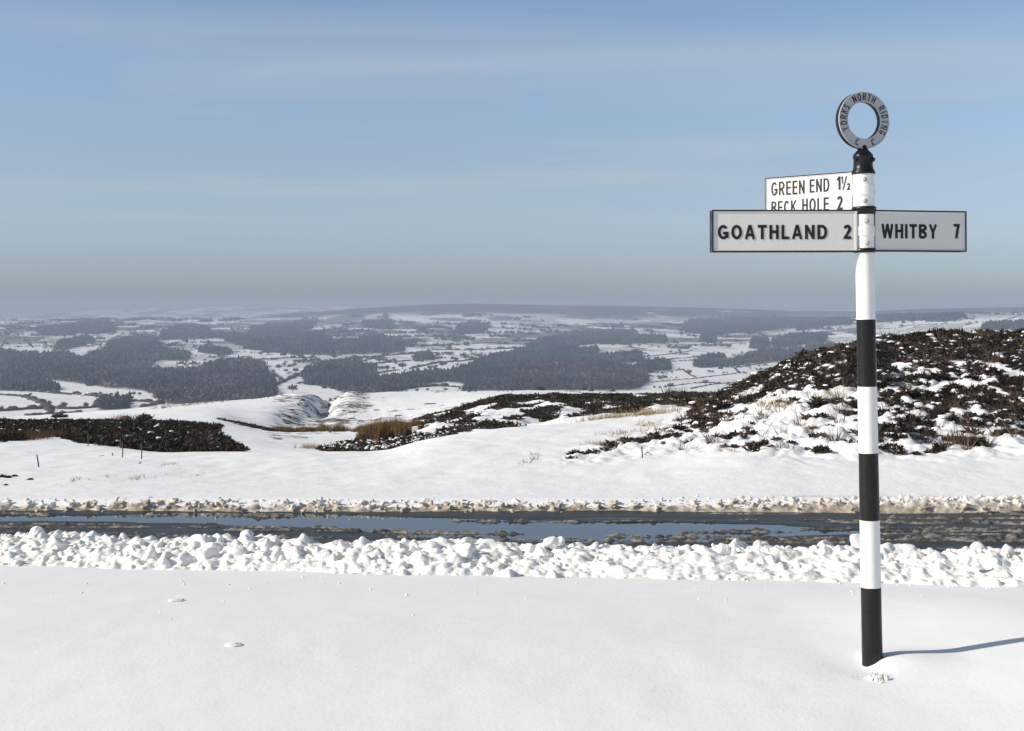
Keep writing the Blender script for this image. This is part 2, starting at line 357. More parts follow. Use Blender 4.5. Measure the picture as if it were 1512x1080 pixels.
WOODS = [  # outline, share of conifers
 (z2([(0,395),(140,392),(310,410),(480,380),(600,330),(730,325),(900,328),(1060,362),(1050,390),(870,388),(850,415),(825,442),(930,458),(1100,443),(1180,425),(1240,402),(1340,402),(1440,408),(1480,430),(1490,475),(1512,490),(1512,600),(1000,640),(900,620),(840,575),(780,552),(600,540),(480,520),(300,500),(0,472)]), .25),
 (z2([(0,490),(210,500),(330,540),(320,562),(200,550),(0,548)]), .6),
 (z2([(530,645),(600,625),(730,608),(715,655),(560,668)]), .5),
 (z3([(235,475),(330,425),(400,405),(540,412),(660,432),(650,452),(580,482),(680,492),(800,482),(920,458),(1060,458),(1200,425),(1300,375),(1512,350),(1512,560),(1150,560),(1170,530),(1090,505),(1040,500),(850,548),(800,575),(500,580),(430,545),(300,525)]), .55),
 (z3([(0,415),(45,440),(40,480),(90,510),(100,590),(0,590)]), .4),
 (z4([(0,345),(200,330),(460,330),(463,365),(300,382),(150,400),(0,415)]), .9),
 (z4([(0,430),(180,412),(230,432),(400,390),(600,368),(690,355),(690,390),(600,402),(470,440),(600,432),(700,450),(745,510),(680,548),(0,560)]), .3),
 (z4([(700,412),(860,412),(870,435),(740,455),(690,450)]), .5), (z4([(1000,425),(1080,375),(1160,372),(1200,425)]), .5),
 (z4([(60,312),(180,275),(330,243),(450,230),(660,228),(680,250),(500,282),(380,300),(200,318)]), .5),
 (z4([(620,288),(660,262),(740,258),(840,268),(845,287),(700,292)]), .5), (z4([(480,284),(600,279),(605,292),(500,297)]), .5),
 (z4([(940,210),(990,168),(1250,155),(1512,158),(1880,168),(1880,182),(1512,205),(1200,235),(1080,240),(960,232)]), .8),
 (z4([(1040,262),(1100,252),(1120,285),(1050,287)]), .8),
 (z5([(275,170),(350,165),(350,195),(275,205)]), .7), (z5([(370,175),(440,150),(520,140),(605,140),(615,155),(590,172),(480,185),(390,195)]), .7),
 (z5([(300,245),(420,225),(560,195),(640,190),(690,200),(620,225),(480,245),(350,262)]), .4),
 (z5([(820,58),(1150,55),(1215,42),(1235,60),(1180,72),(850,70)]), .8), (z5([(1320,105),(1370,93),(1512,88),(1700,88),(1700,112),(1320,114)]), .95),
 (z7([(500,185),(600,155),(700,152),(810,135),(780,162),(660,185),(820,195),(880,232),(1000,222),(1100,205),(1190,243),(1200,275),(900,285),(700,283),(500,262)]), .5),
 (z7([(1010,143),(1130,133),(1150,155),(1030,161)]), .7), (z3([(1115,200),(1300,187),(1250,230),(1120,243)]), .7), (z3([(590,175),(740,168),(740,192),(600,198)]), .7),
 (z2([(360,208),(450,183),(600,163),(620,200),(640,238),(350,237)]), .6), (z2([(225,236),(345,233),(345,243),(225,245)]), .6),
 (z2([(990,205),(1130,205),(1200,245),(1512,255),(1512,300),(1380,318),(1230,262),(1080,268),(890,268),(900,243)]), .5),
 (z2([(1110,332),(1260,328),(1290,355),(1150,350)]), .6), (z2([(320,300),(380,280),(480,262),(520,275),(500,300),(330,330)]), .3), (z2([(680,275),(760,262),(860,260),(870,300),(900,320),(640,322),(600,300)]), .4),
 (z2([(0,345),(60,355),(250,372),(330,360),(420,375),(300,402),(0,392)]), .3), (z4([(1200,405),(1380,350),(1512,345),(1512,372),(1380,395),(1220,420)]), .35),
 (z4([(1318,285),(1400,275),(1410,305),(1320,325)]), .6), (z3([(880,365),(960,360),(985,385),(890,390)]), .5)]
MOOR = [[(360,470),(420,464),(480,459),(560,453),(640,449),(720,446),(900,449),(1250,457),(1250,469),(1000,470),(900,468),(800,465),(700,462),(600,463),(500,466),(430,470)],
        [(1150,459),(1512,450),(1700,450),(1700,461),(1512,462),(1290,467),(1150,468)]]
Mw = mask_table([p for p, c in WOODS], 1300, 10400, 1); Mr = mask_table(MOOR, 5500, 11500, 1)
def valley_tint(X, Y):
    cid, e = cells(X, Y)
    px, py = pix(X, Y, H(X, Y))
    base = np.array(SNOW)[None] * np.ones((X.size, 1))
    thin = ((cid > .42) * (Y > 5200) | (cid > .80)).astype(float) * (1 - .75 * (1 - sstep(2000, 4200, Y)))
    base += (np.array([.34, .35, .29]) - base) * (thin * .5)[:, None]
    zone = sstep(4300, 5200, Y) * (1 - sstep(7400, 8300, Y)); brown = np.maximum((cid > .80 - .20 * zone) * sstep(4300, 5500, Y), sstep(.12, .24, fbm(X / 420 + 3, Y / 800, 4)) * sstep(4600, 5600, Y)) * (1 - .75 * (px > 1280)); base += (np.array([.10, .085, .075]) - base) * (brown * .85)[:, None]
    mr = table(Mr, X, Y) * sstep(-.35, .1, fbm(X / 260, Y / 500, 4) + .32)
    base += (np.array([.045, .040, .042]) - base) * np.clip(mr, 0, 1)[:, None]
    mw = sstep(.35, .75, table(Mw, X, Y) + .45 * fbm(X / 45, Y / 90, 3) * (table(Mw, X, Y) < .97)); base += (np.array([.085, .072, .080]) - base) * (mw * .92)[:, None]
    # hedge bottoms and walls between the fields, a dark line in the snow
    ln = (1 - sstep(.035, .07, e)) * (1 - mr) * .55 * sstep(2900, 4200, Y); base += (np.array([.12, .10, .09]) - base) * ln[:, None]
    far = sstep(11500, 13000, Y) * (.25 + .25 * fbm(X / 600, Y / 900, 3)); base += (np.array([.25, .22, .2]) - base) * np.clip(far, 0, 1)[:, None]
    return base

def sheet(name, y0, y1, rows, cols, smax, mat_, label, attrs=None, ys=None, lower=0.0, wide=40):
    Ys = ys if ys is not None else np.exp(np.linspace(math.log(y0), math.log(y1), rows))
    s = np.concatenate([-np.geomspace(smax, 1.12, wide), np.linspace(-1.12, 1.12, cols)[1:-1], np.geomspace(1.12, smax, wide)])
    wY = .36 * np.maximum(Ys, 0) + 1.2 + 2.5 * np.exp(-np.maximum(Ys, 0) / 6) * (Ys < 16)
    X = s[None] * wY[:, None]; Y = np.broadcast_to(Ys[:, None], X.shape)
    Zc = H(X, Y)
    if lower: Zc = Zc.copy(); Zc[0] -= lower
    V = np.stack([X, Y, Zc], -1).reshape(-1, 3); r, c = X.shape
    i = np.arange(r * c).reshape(r, c); Fq = np.stack([i[:-1, :-1], i[:-1, 1:], i[1:, 1:], i[1:, :-1]], -1).reshape(-1, 4)
    at = {k: f(X.ravel(), Y.ravel()) for k, f in (attrs or {}).items()}
    o = obj(name, mesh_np(name, V, Fq, mat_, True, at)); tag(o, label, None, None, 'structure'); return o
ys = np.concatenate([np.linspace(-40, -2, 20), np.linspace(-1.8, 4.8, 24), np.linspace(4.9, 9.2, 120), np.linspace(9.25, 15.8, 90)])
sheet('snow_ground', 0, 0, 0, 320, 9, M['snow'], 'smooth fresh snow round the foot of the signpost', ys=ys)
QUARRY = [(395,655),(400,578),(445,573),(545,572),(560,600),(500,640)]
ROUGH = [(QUARRY, .52), ([(540,640),(560,606),(620,600),(700,590),(700,640),(640,650)], .42), ([(440,632),(640,600),(640,650),(450,655)], .40), (MOUND, .30), ([(640,625),(700,580),(1090,576),(1090,600),(960,610),(700,645)], .38),
         ([(170,612),(300,592),(400,583),(400,596),(280,606)], .36), ([(560,577),(1090,573),(1090,583),(560,587)], .28), ([(620,592),(690,592),(690,600),(620,600)], .42), ([(380,624),(640,618),(640,640),(380,640)], .45)]
def rough_t():
    A = np.zeros_like(T)
    for p, v in ROUGH: A = np.maximum(A, inpoly(PPg, YPg, p) * v)
    A *= ((DDg > 19) & (DDg < 620))[None]; return blur(blur(A, 1, 0), 3, 1)
Rt = rough_t()
sheet('snowy_moor', 15.3, 66, 270, 620, 3.5, M['moor_snow'], 'snow drifts and hummocks beyond the road', {'rough': lambda X, Y: table(Rt, X, Y)}, lower=.0)
sheet('moorland_shelf', 65, 640, 170, 520, 3, M['shelf_snow'], 'open snow covered moor with an old quarry cut', {'rough': lambda X, Y: table(Rt, X, Y) + .10}, lower=.5)
sheet('valley', 620, 17800, 330, 700, 1.7, M['valley'], 'broad farmed valley and moor tops under patchy snow', {'tint': valley_tint}, lower=15, wide=20)

# ------------------------------------------------------------------ haze
hb = (( -10200, 10200), (-45, 17900), (-185, 70))
V = [(x, y, z) for z in hb[2] for y in hb[1] for x in hb[0]]
me = mesh_np('haze', V, [(0, 2, 3, 1), (4, 5, 7, 6), (0, 1, 5, 4), (2, 6, 7, 3), (0, 4, 6, 2), (1, 3, 7, 5)])
m = bpy.data.materials.new('haze_air'); m.use_nodes = True; t = m.node_tree; t.nodes.clear()
o_ = N(t, 'ShaderNodeOutputMaterial'); pv = N(t, 'ShaderNodeVolumePrincipled')
pv.inputs['Color'].default_value = (.60, .73, .92, 1); pv.inputs['Density'].default_value = 1.15e-4; pv.inputs['Anisotropy'].default_value = 0.0
t.links.new(pv.outputs[0], o_.inputs['Volume']); me.materials.append(m)
tag(obj('haze', me), 'thin blue winter haze lying over the valley', None, None, 'stuff')

# ------------------------------------------------------------------ road, meltwater, slush
RZ = -.52
xs = np.arange(-13, 13.01, .035); ysr = np.arange(10.2, 15.2, .035)
X, Y = np.meshgrid(xs, ysr); inr = (Y > toe(X) + 1.0)
px, py = pix(X, Y, RZ)
up = np.interp(px, [-400, 150, 260, 420, 520, 800, 1000, 1150, 1290, 1900], [763, 762, 757, 757, 761, 769, 772, 776, 785, 790]); lo = np.interp(px, [-400, 150, 260, 420, 520, 620, 900, 1000, 1150, 1290, 1900], [770, 770, 771, 777, 783, 793, 803, 801, 792, 787, 790])
wet = sstep(-2.5, 2.5, np.minimum(py - up, lo - py) + 3.5 * fbm(X * .9, Y * 5, 4))
wet2 = sstep(.16, .3, fbm(X * .22 + 3, Y * 2.3, 4)) * sstep(.2, .0, wet) * .8
zr = RZ + .006 * fbm(X * .7, Y * 4, 4) + .005 - .022 * wet - .010 * wet2 + .012 * sstep(.35, .5, fbm(X * 2.2, Y * 9, 3)) * (wet > .2)
i = np.arange(X.size).reshape(X.shape); Fq = np.stack([i[:-1, :-1], i[:-1, 1:], i[1:, 1:], i[1:, :-1]], -1)
keep = inr[:-1, :-1]; Fr = Fq[keep]
def compact(V, Fc):
    u, inv = np.unique(Fc, return_inverse=True); return V[u], inv.reshape(Fc.shape)
V_, F_ = compact(np.stack([X, Y, zr], -1).reshape(-1, 3), Fr)
tag(obj('road', mesh_np('road', V_, F_, M['tarmac'], True)), 'wet black tarmac road crossing between two ploughed snow banks', None, None, 'structure')
V_ = np.array([(-13, 11.2, RZ - .004), (13, 11.2, RZ - .004), (13, 14.9, RZ - .004), (-13, 14.9, RZ - .004)])
xs2 = np.linspace(-13, 13, 60); V_ = np.concatenate([np.stack([xs2, np.maximum(toe(xs2) + 1.2, 9), np.full(60, RZ - .004)], 1), np.stack([xs2, np.full(60, 14.95), np.full(60, RZ - .004)], 1)])
k = np.arange(59); mw_ = mesh_np('meltwater', V_, np.stack([k, k + 1, k + 61, k + 60], 1), M['water'])
tag(obj('meltwater', mw_), 'shallow meltwater lying on the road and mirroring the blue sky', None, None, 'structure')
# slush: ridges left by the tyres; only what rises above the tarmac shows
X, Y = np.meshgrid(np.arange(-7.6, 7.6, .02), np.arange(11.0, 15.0, .02)); keep = (Y > toe(X) + 1.0)[:-1, :-1]; px, py = pix(X, Y, RZ)
i = np.arange(X.size).reshape(X.shape); Fq = np.stack([i[:-1, :-1], i[:-1, 1:], i[1:, 1:], i[1:, :-1]], -1)
ZS = np.full(X.shape, -.05)
SL = [(-500,110,760,760,.026,3),(180,280,761,761,.022,2),(-400,560,777,781,.022,2.2),(-400,560,786,796,.018,3.5),(300,720,783,787,.026,3.2),(560,800,787,789,.018,2.5),(870,1260,791,797,.020,3),(1050,1290,797,799,.036,5),(1270,2000,796,806,.055,6),(1200,2000,772,777,.036,4),(1290,2000,784,786,.028,3),(1240,2000,790,792,.02,2.5),(1400,2000,760,760,.03,3),(310,470,761,762,.024,3),(1380,1500,822,826,.06,4),(980,1180,786,785,.02,2.5),(1000,1300,768,770,.015,1.5),(1150,2000,781,783,.03,1.6),(1240,2000,766,768,.03,1.8),(-300,200,773,774,.022,1.2),(500,1300,794,803,.028,1.6),(1300,2000,811,816,.03,2),(-300,300,782,790,.022,1.4),(620,1100,769,771,.02,1.2)]
for x0, x1, y0, y1, hh, wd in SL:
    yc = y0 + (y1 - y0) * np.clip((px - x0) / (x1 - x0), 0, 1) + 1.6 * fbm(X * .8 + y0, X * 0 + 1.7, 3)
    lat = np.exp(-((py - yc) / (wd * .5)) ** 2) * sstep(x0 - 30, x0 + 60, px) * (1 - sstep(x1 - 60, x1 + 30, px))
    ZS = np.maximum(ZS, -.028 + lat * (hh * .85 + .028) * (.42 + .95 * (fbm(X * 4 + y0, Y * 16, 5, .6) + .42)) + lat * .045 * fbm(X * 15, Y * 22, 3, .65))
kk = keep & (np.maximum(ZS[:-1, :-1], ZS[1:, 1:]) > -.016)
V_, F_ = compact(np.stack([X, Y, RZ + ZS], -1).reshape(-1, 3), Fq[kk])
tag(obj('road_slush', mesh_np('road_slush', V_, F_, M['slush'], True)), 'broken ridges of brown slush between the wheel tracks on the road', None, None, 'stuff')

# ------------------------------------------------------------------ ploughed banks
def ico(sub):
    p = (1 + 5 ** .5) / 2
    v = [(-1,p,0),(1,p,0),(-1,-p,0),(1,-p,0),(0,-1,p),(0,1,p),(0,-1,-p),(0,1,-p),(p,0,-1),(p,0,1),(-p,0,-1),(-p,0,1)]
    f = [(0,11,5),(0,5,1),(0,1,7),(0,7,10),(0,10,11),(1,5,9),(5,11,4),(11,10,2),(10,7,6),(7,1,8),(3,9,4),(3,4,2),(3,2,6),(3,6,8),(3,8,9),(4,9,5),(2,4,11),(6,2,10),(8,6,7),(9,8,1)]
    v = [np.array(q, float) / np.linalg.norm(q) for q in v]
    for _ in range(sub):
        c = {}; nf = []
        def mid(a, b):
            k = (min(a, b), max(a, b))
            if k not in c: q = v[a] + v[b]; v.append(q / np.linalg.norm(q)); c[k] = len(v) - 1
            return c[k]
        for a, b, d in f:
            x, y, z = mid(a, b), mid(b, d), mid(d, a); nf += [(a, x, z), (b, y, x), (d, z, y), (x, y, z)]
        f = nf
    return np.array(v), np.array(f)
I1, I2, I0 = ico(1), ico(2), ico(0)
def chunk_variants(n, base, cuts=(3, 7), lump=.18):
    out_ = []
    for k in range(n):
        v = base[0] * rng.uniform(.75, 1.2, 3)
        v = v * (1 + lump * fbm(v[:, 0] * 1.3 + k * 7, v[:, 1] * 1.3 + v[:, 2] * 1.1, 3)[:, None] * 2)
        for _ in range(rng.integers(*cuts)):
            nrm = rng.normal(size=3); nrm /= np.linalg.norm(nrm); d = rng.uniform(.45, .8); s = v @ nrm; v = v - np.maximum(s - d, 0)[:, None] * nrm * .93
        out_.append(v)
    return np.array(out_)
def rotmats(n, full=True):
    a = rng.uniform(0, 2 * math.pi, n); c, s = np.cos(a), np.sin(a); R = np.zeros((n, 3, 3)); R[:, 0, 0] = c; R[:, 0, 1] = -s; R[:, 1, 0] = s; R[:, 1, 1] = c; R[:, 2, 2] = 1
    if full:
        b = rng.uniform(0, 2 * math.pi, n); c, s = np.cos(b), np.sin(b); Q = np.zeros((n, 3, 3)); Q[:, 1, 1] = c; Q[:, 1, 2] = -s; Q[:, 2, 1] = s; Q[:, 2, 2] = c; Q[:, 0, 0] = 1; R = R @ Q
    return R
def scatter(var, faces, pos, scale, R=None, tints=None):
    """var (k,nv,3) prototype vertices; one copy per position, joined"""
    n = len(pos); nv = var.shape[1]; idx = rng.integers(0, len(var), n); V = var[idx]
    if R is not None: V = np.einsum('nij,nvj->nvi', R, V)
    sc_ = np.asarray(scale, float); sc_ = sc_[:, None, None] if sc_.ndim == 1 else sc_[:, None, :]
    V = V * sc_ + np.asarray(pos)[:, None, :]
    Fc = (faces[None] + (np.arange(n) * nv)[:, None, None]).reshape(-1, faces.shape[1])
    tt = None if tints is None else np.repeat(tints, nv, 0)
    return V.reshape(-1, 3), Fc, tt
def fused(name, grid, parts, voxel, mt, label, drop=.35):
    Xg, Yg, Zg = grid; r_, c_ = Xg.shape; top = np.stack([Xg, Yg, Zg], -1).reshape(-1, 3); bot = top.copy(); bot[:, 2] = Zg.min() - drop; n_ = r_ * c_
    i = np.arange(n_).reshape(r_, c_); tri = lambda q: np.concatenate([q[:, [0, 1, 2]], q[:, [0, 2, 3]]])
    q1 = np.stack([i[:-1, :-1], i[:-1, 1:], i[1:, 1:], i[1:, :-1]], -1).reshape(-1, 4); q2 = q1[:, ::-1] + n_
    ring_ = np.concatenate([i[0, :-1], i[:-1, -1], i[-1, :0:-1], i[:0:-1, 0]]); nx = np.roll(ring_, -1); q3 = np.stack([nx, ring_, ring_ + n_, nx + n_], 1)
    V = [top, bot]; Fx = [tri(q1), tri(q2), tri(q3)]; off = 2 * n_
    for v_, f_ in parts: V.append(v_); Fx.append(f_ + off); off += len(v_)
    me = mesh_np(name, np.concatenate(V), np.concatenate(Fx), mt, True); o = obj(name, me)
    m_ = o.modifiers.new('fuse', 'REMESH'); m_.mode = 'VOXEL'; m_.voxel_size = voxel; m_.use_smooth_shade = True
    k_ = o.modifiers.new('soften', 'SMOOTH'); k_.iterations = 1; k_.factor = .35
    dg = bpy.context.evaluated_depsgraph_get(); me2 = bpy.data.meshes.new_from_object(o.evaluated_get(dg)); o.modifiers.clear(); o.data = me2; me2.name = name; bpy.data.meshes.remove(me)
    print(name, len(me2.polygons)); tag(o, label, None, None, 'stuff'); return o
def bank_profile(X, Y):   # near bank, height above z=0 frame
    q = Y - toe(X); hgt = .05 + .07 * fbm(X * .9, X * 0, 3)
    g0 = near(X, toe(X) - .1)
    z = g0 - .03 + (hgt + .03) * sstep(-.12, .75, q)
    return z + (RZ - .05 - z) * sstep(.85, 1.5, q)
xs = np.arange(-11, 11, .03); qs = np.arange(-.22, 1.6, .025); Xb, Q = np.meshgrid(xs, qs); Yb = toe(Xb) + Q
env = sstep(-.2, .2, Q) * (1 - sstep(1.2, 1.6, Q))
Zb = bank_profile(Xb, Yb) + env * (.12 * np.abs(fbm(Xb * 3.2, Yb * 3.6, 4)) + .08 * np.abs(fbm(Xb * 8, Yb * 8, 4))) - .035 * (1 - env)
bank_grid = (Xb, Yb, Zb)
n = 6400; cx = rng.uniform(-10, 10, n); cx[:5400] = rng.uniform(-5.2, 5.2, 5400); cq = np.clip(rng.normal(.42, .36, n), -.22, 1.15)
r = np.clip(.0115 / rng.uniform(.06, 1, n) ** .62, .011, .064) * np.where(cq < 0, .6, 1)
cq = cq + .16 * fbm(cx * .8 + 3, cx * 0 + 2.2, 3) * (cq < .5); dn = fbm(cx * .55, cq * 1.2 + 8, 3); kp = (rng.uniform(0, 1, n) < .62 + 1.6 * dn); cx, cq, r = cx[kp], cq[kp], (r * (1 + 1.1 * np.clip(dn, -.35, .45)))[kp]; n = len(cx)
cy_ = toe(cx) + cq; cz = bank_profile(cx, cy_) + env.mean() * 0 + .035 * sstep(-.1, .3, cq) + r * rng.uniform(-.7, .35, n) * (cq > 0)
P = np.stack([cx, cy_, cz], 1); cv = chunk_variants(40, I2, (3, 8)); cv1 = chunk_variants(30, I1, (2, 5))
big = r > .028
A1 = scatter(cv, I2[1], P[big], r[big], rotmats(big.sum())); A2 = scatter(cv1, I1[1], P[~big], r[~big], rotmats((~big).sum()))
Vc = np.concatenate([A1[0], A2[0]]); Fc = np.concatenate([A1[1], A2[1] + len(A1[0])])
fused('snow_bank', bank_grid, [(Vc, Fc)], .0105, M['ploughed'], 'ploughed ridge of lumpy white snow along the near side of the road', .03)
lumps = [(812,793,24,'tallest rounded snow block on top of the near bank, left of the middle gap'),(1070,805,22,'pale squarish snow block on the crest of the near bank near the puddle end'),(1428,818,18,'pointed snow block on the bank crest right of the signpost'),
         (662,803,20,'wedge shaped snow block on the bank crest below the middle of the puddle'),(350,798,18,'flat topped snow block upright on the bank crest at left'),(83,787,16,'leftmost peaked snow block on the near bank crest'),
         (518,820,17,'rounded white snow boulder on the roadside slope of the bank at centre left'),(915,806,18,'sharp slanted slab of snow leaning on the near bank crest'),(48,826,13,'small round snow lump at the left foot of the near bank'),(1490,858,15,'round smooth snow lump low on the bank at the right edge')]
big_v = chunk_variants(10, ico(3), (4, 8), .12)
for k, (px_, py_, d_, lab) in enumerate(lumps):
    q = .62 if py_ < 815 else .25
    X0 = 0.; 
    for _ in range(6): yy = toe(X0) + q; X0 = (px_ - CX) / F * yy
    yy = toe(X0) + q; rr = d_ / F * yy * .50
    z0 = EYE - (py_ + d_ * .35 - HY) / F * yy
    o = obj('snow_block', mesh_np('snow_block', big_v[k] * rr, ico(3)[1], M['ploughed'], True), None, (X0, yy, z0)); o.rotation_euler = (rng.uniform(-.3, .3), rng.uniform(-.3, .3), rng.uniform(0, 6))
    tag(o, lab, 'snow block', 'large snow blocks on the near bank')
# far bank, browned by spray
xs = np.arange(-12, 12, .03); qs = np.arange(-.1, .95, .025); Xb, Q = np.meshgrid(xs, qs); Yb = 14.95 + Q + .05 * np.sin(Xb * 1.1)
hf = (.03 + .04 * sstep(1, 5, Xb) + .02 * fbm(Xb * .6, Xb * 0 + 3, 3))
e2 = sstep(-.05, .15, Q) * (1 - sstep(.5, .85, Q))
Zb = (RZ - .03) + .06 * sstep(.2, .9, Q) + e2 * (hf + .10 * np.abs(fbm(Xb * 3.4, Yb * 4, 4)) + .06 * np.abs(fbm(Xb * 9, Yb * 9, 4)))
Zb = Zb - .06 * sstep(.75, .95, Q)
bank_grid = (Xb, Yb, Zb)
n = 2300; cx = rng.uniform(-11, 11, n); cx[:1900] = rng.uniform(-6, 6, 1900); cq = np.clip(rng.normal(.28, .17, n), -.04, .7)
r = np.clip(.008 / rng.uniform(.08, 1, n) ** .6, .007, .030)
cz = RZ + .02 + (np.interp(cq, [-.05, .15, .4, .7], [0, .9, 1.05, .7])) * (.06 + .04 * sstep(1, 5, cx)) + r * rng.uniform(-.9, .15, n)
A1 = scatter(cv1, I1[1], np.stack([cx, 14.95 + cq + .05 * np.sin(cx * 1.1), cz], 1), r, rotmats(n))
fused('dirty_snow_bank', bank_grid, [(A1[0], A1[1])], .016, M['dirty'], 'low bank of brown stained snow along the far side of the road', .03)

# ------------------------------------------------------------------ signpost
POST = (1.647, 6.5, .0085)
root = empty('fingerpost', POST); root.rotation_euler = (0, -.0187, 0)
tag(root, 'black and white banded fingerpost with a ring finial and three direction arms', 'signpost')
hh = lambda y: (980 - y) * 6.5 / F
def lathe(prof, seg=48):
    V, Fq = [], []
    for r_, z_ in prof:
        for k in range(seg): a = 2 * math.pi * k / seg; V.append((r_ * math.cos(a), r_ * math.sin(a), z_))
    for i in range(len(prof) - 1):
        for k in range(seg): Fq.append((i * seg + k, i * seg + (k + 1) % seg, (i + 1) * seg + (k + 1) % seg, (i + 1) * seg + k))
    return np.array(V), np.array(Fq)
def lobj(name, prof, mt, parent, smooth=True, seg=48):
    V, Fq = lathe(prof, seg); me = mesh_np(name, V, Fq, mt, smooth); return obj(name, me, parent)
rad = lambda z: .0466 - .0024 * z
bands = [(-.5, hh(868)), (hh(868), hh(769)), (hh(769), hh(670)), (hh(670), hh(572)), (hh(572), hh(473)), (hh(473), hh(374))]
for k, (a, b_) in enumerate(bands):
    o = lobj('post_band', [(rad(z), z) for z in np.linspace(a, b_, 5)], M['black'] if k % 2 == 0 else M['white'], root)
    o['label'] = 'black painted band of the post' if k % 2 == 0 else 'white painted band of the post'
def ringprof(z0, z1, r_, bev=.004): return [(r_ - .03, z0), (r_ - bev, z0), (r_, z0 + bev), (r_, z1 - bev), (r_ - bev, z1), (r_ - .03, z1)]
o = lobj('collar', ringprof(hh(374.5), hh(368), .0515), M['black'], root)
sleeve = lobj('sleeve', [(.0445, hh(369)), (.0445, hh(350)), (.0485, hh(349.5)), (.0485, hh(336)), (.0445, hh(335.5)), (.0445, hh(316))], M['white'], root, False)
o = lobj('collar', [(.03, hh(318)), (.046, hh(318)), (.0500, hh(315)), (.050, hh(312.5)), (.0555, hh(311.5)), (.0555, hh(308)), (.051, hh(306.5)), (.03, hh(306.5))], M['black'], root)
sleeve2 = lobj('sleeve', [(.0475, hh(308)), (.0475, hh(290)), (.0520, hh(289.5)), (.0520, hh(275)), (.0475, hh(274.5)), (.0475, hh(257))], M['white'], root, False)
cap = lobj('cap', [(.03, hh(258.7)), (.0525, hh(258.7)), (.0535, hh(257)), (.0525, hh(254.5)), (.046, hh(251.5)), (.0435, hh(246)), (.0425, hh(236)), (.0455, hh(234.5)), (.046, hh(232)), (.044, hh(230)), (.034, hh(226)), (.024, hh(223)), (.021, hh(219.5)), (.017, hh(216)), (.008, hh(214)), (.0005, hh(213.6))], M['black'], root)
def bolt(parent, zz, yang, mt=M['bolt'], r0=.046, size=.0105):
    V, Fq = lathe([(size * .9, 0), (size, .003), (size * .7, .010), (size * .35, .016), (.0003, .017)], 12)
    o = obj('bolt', mesh_np('bolt', V, Fq, mt, True), parent); d = Vector((math.sin(yang), -math.cos(yang), 0))
    o.location = (d.x * r0, d.y * r0, zz); o.rotation_euler = d.to_track_quat('Z', 'Y').to_euler()
for sl_, rows_ in ((sleeve, (329, 361)), (sleeve2, (267.5, 299))):
    for y_ in rows_: bolt(sl_, hh(y_), .02 if sl_ is sleeve else -.12, r0=.0425 if sl_ is sleeve else .0455)
bolt(cap, hh(238), .95, M['black'], .041, .014); bolt(cap, hh(238), -.9, M['black'], .038, .006); bolt(cap, hh(229), -.45, M['black'], .040, .006)

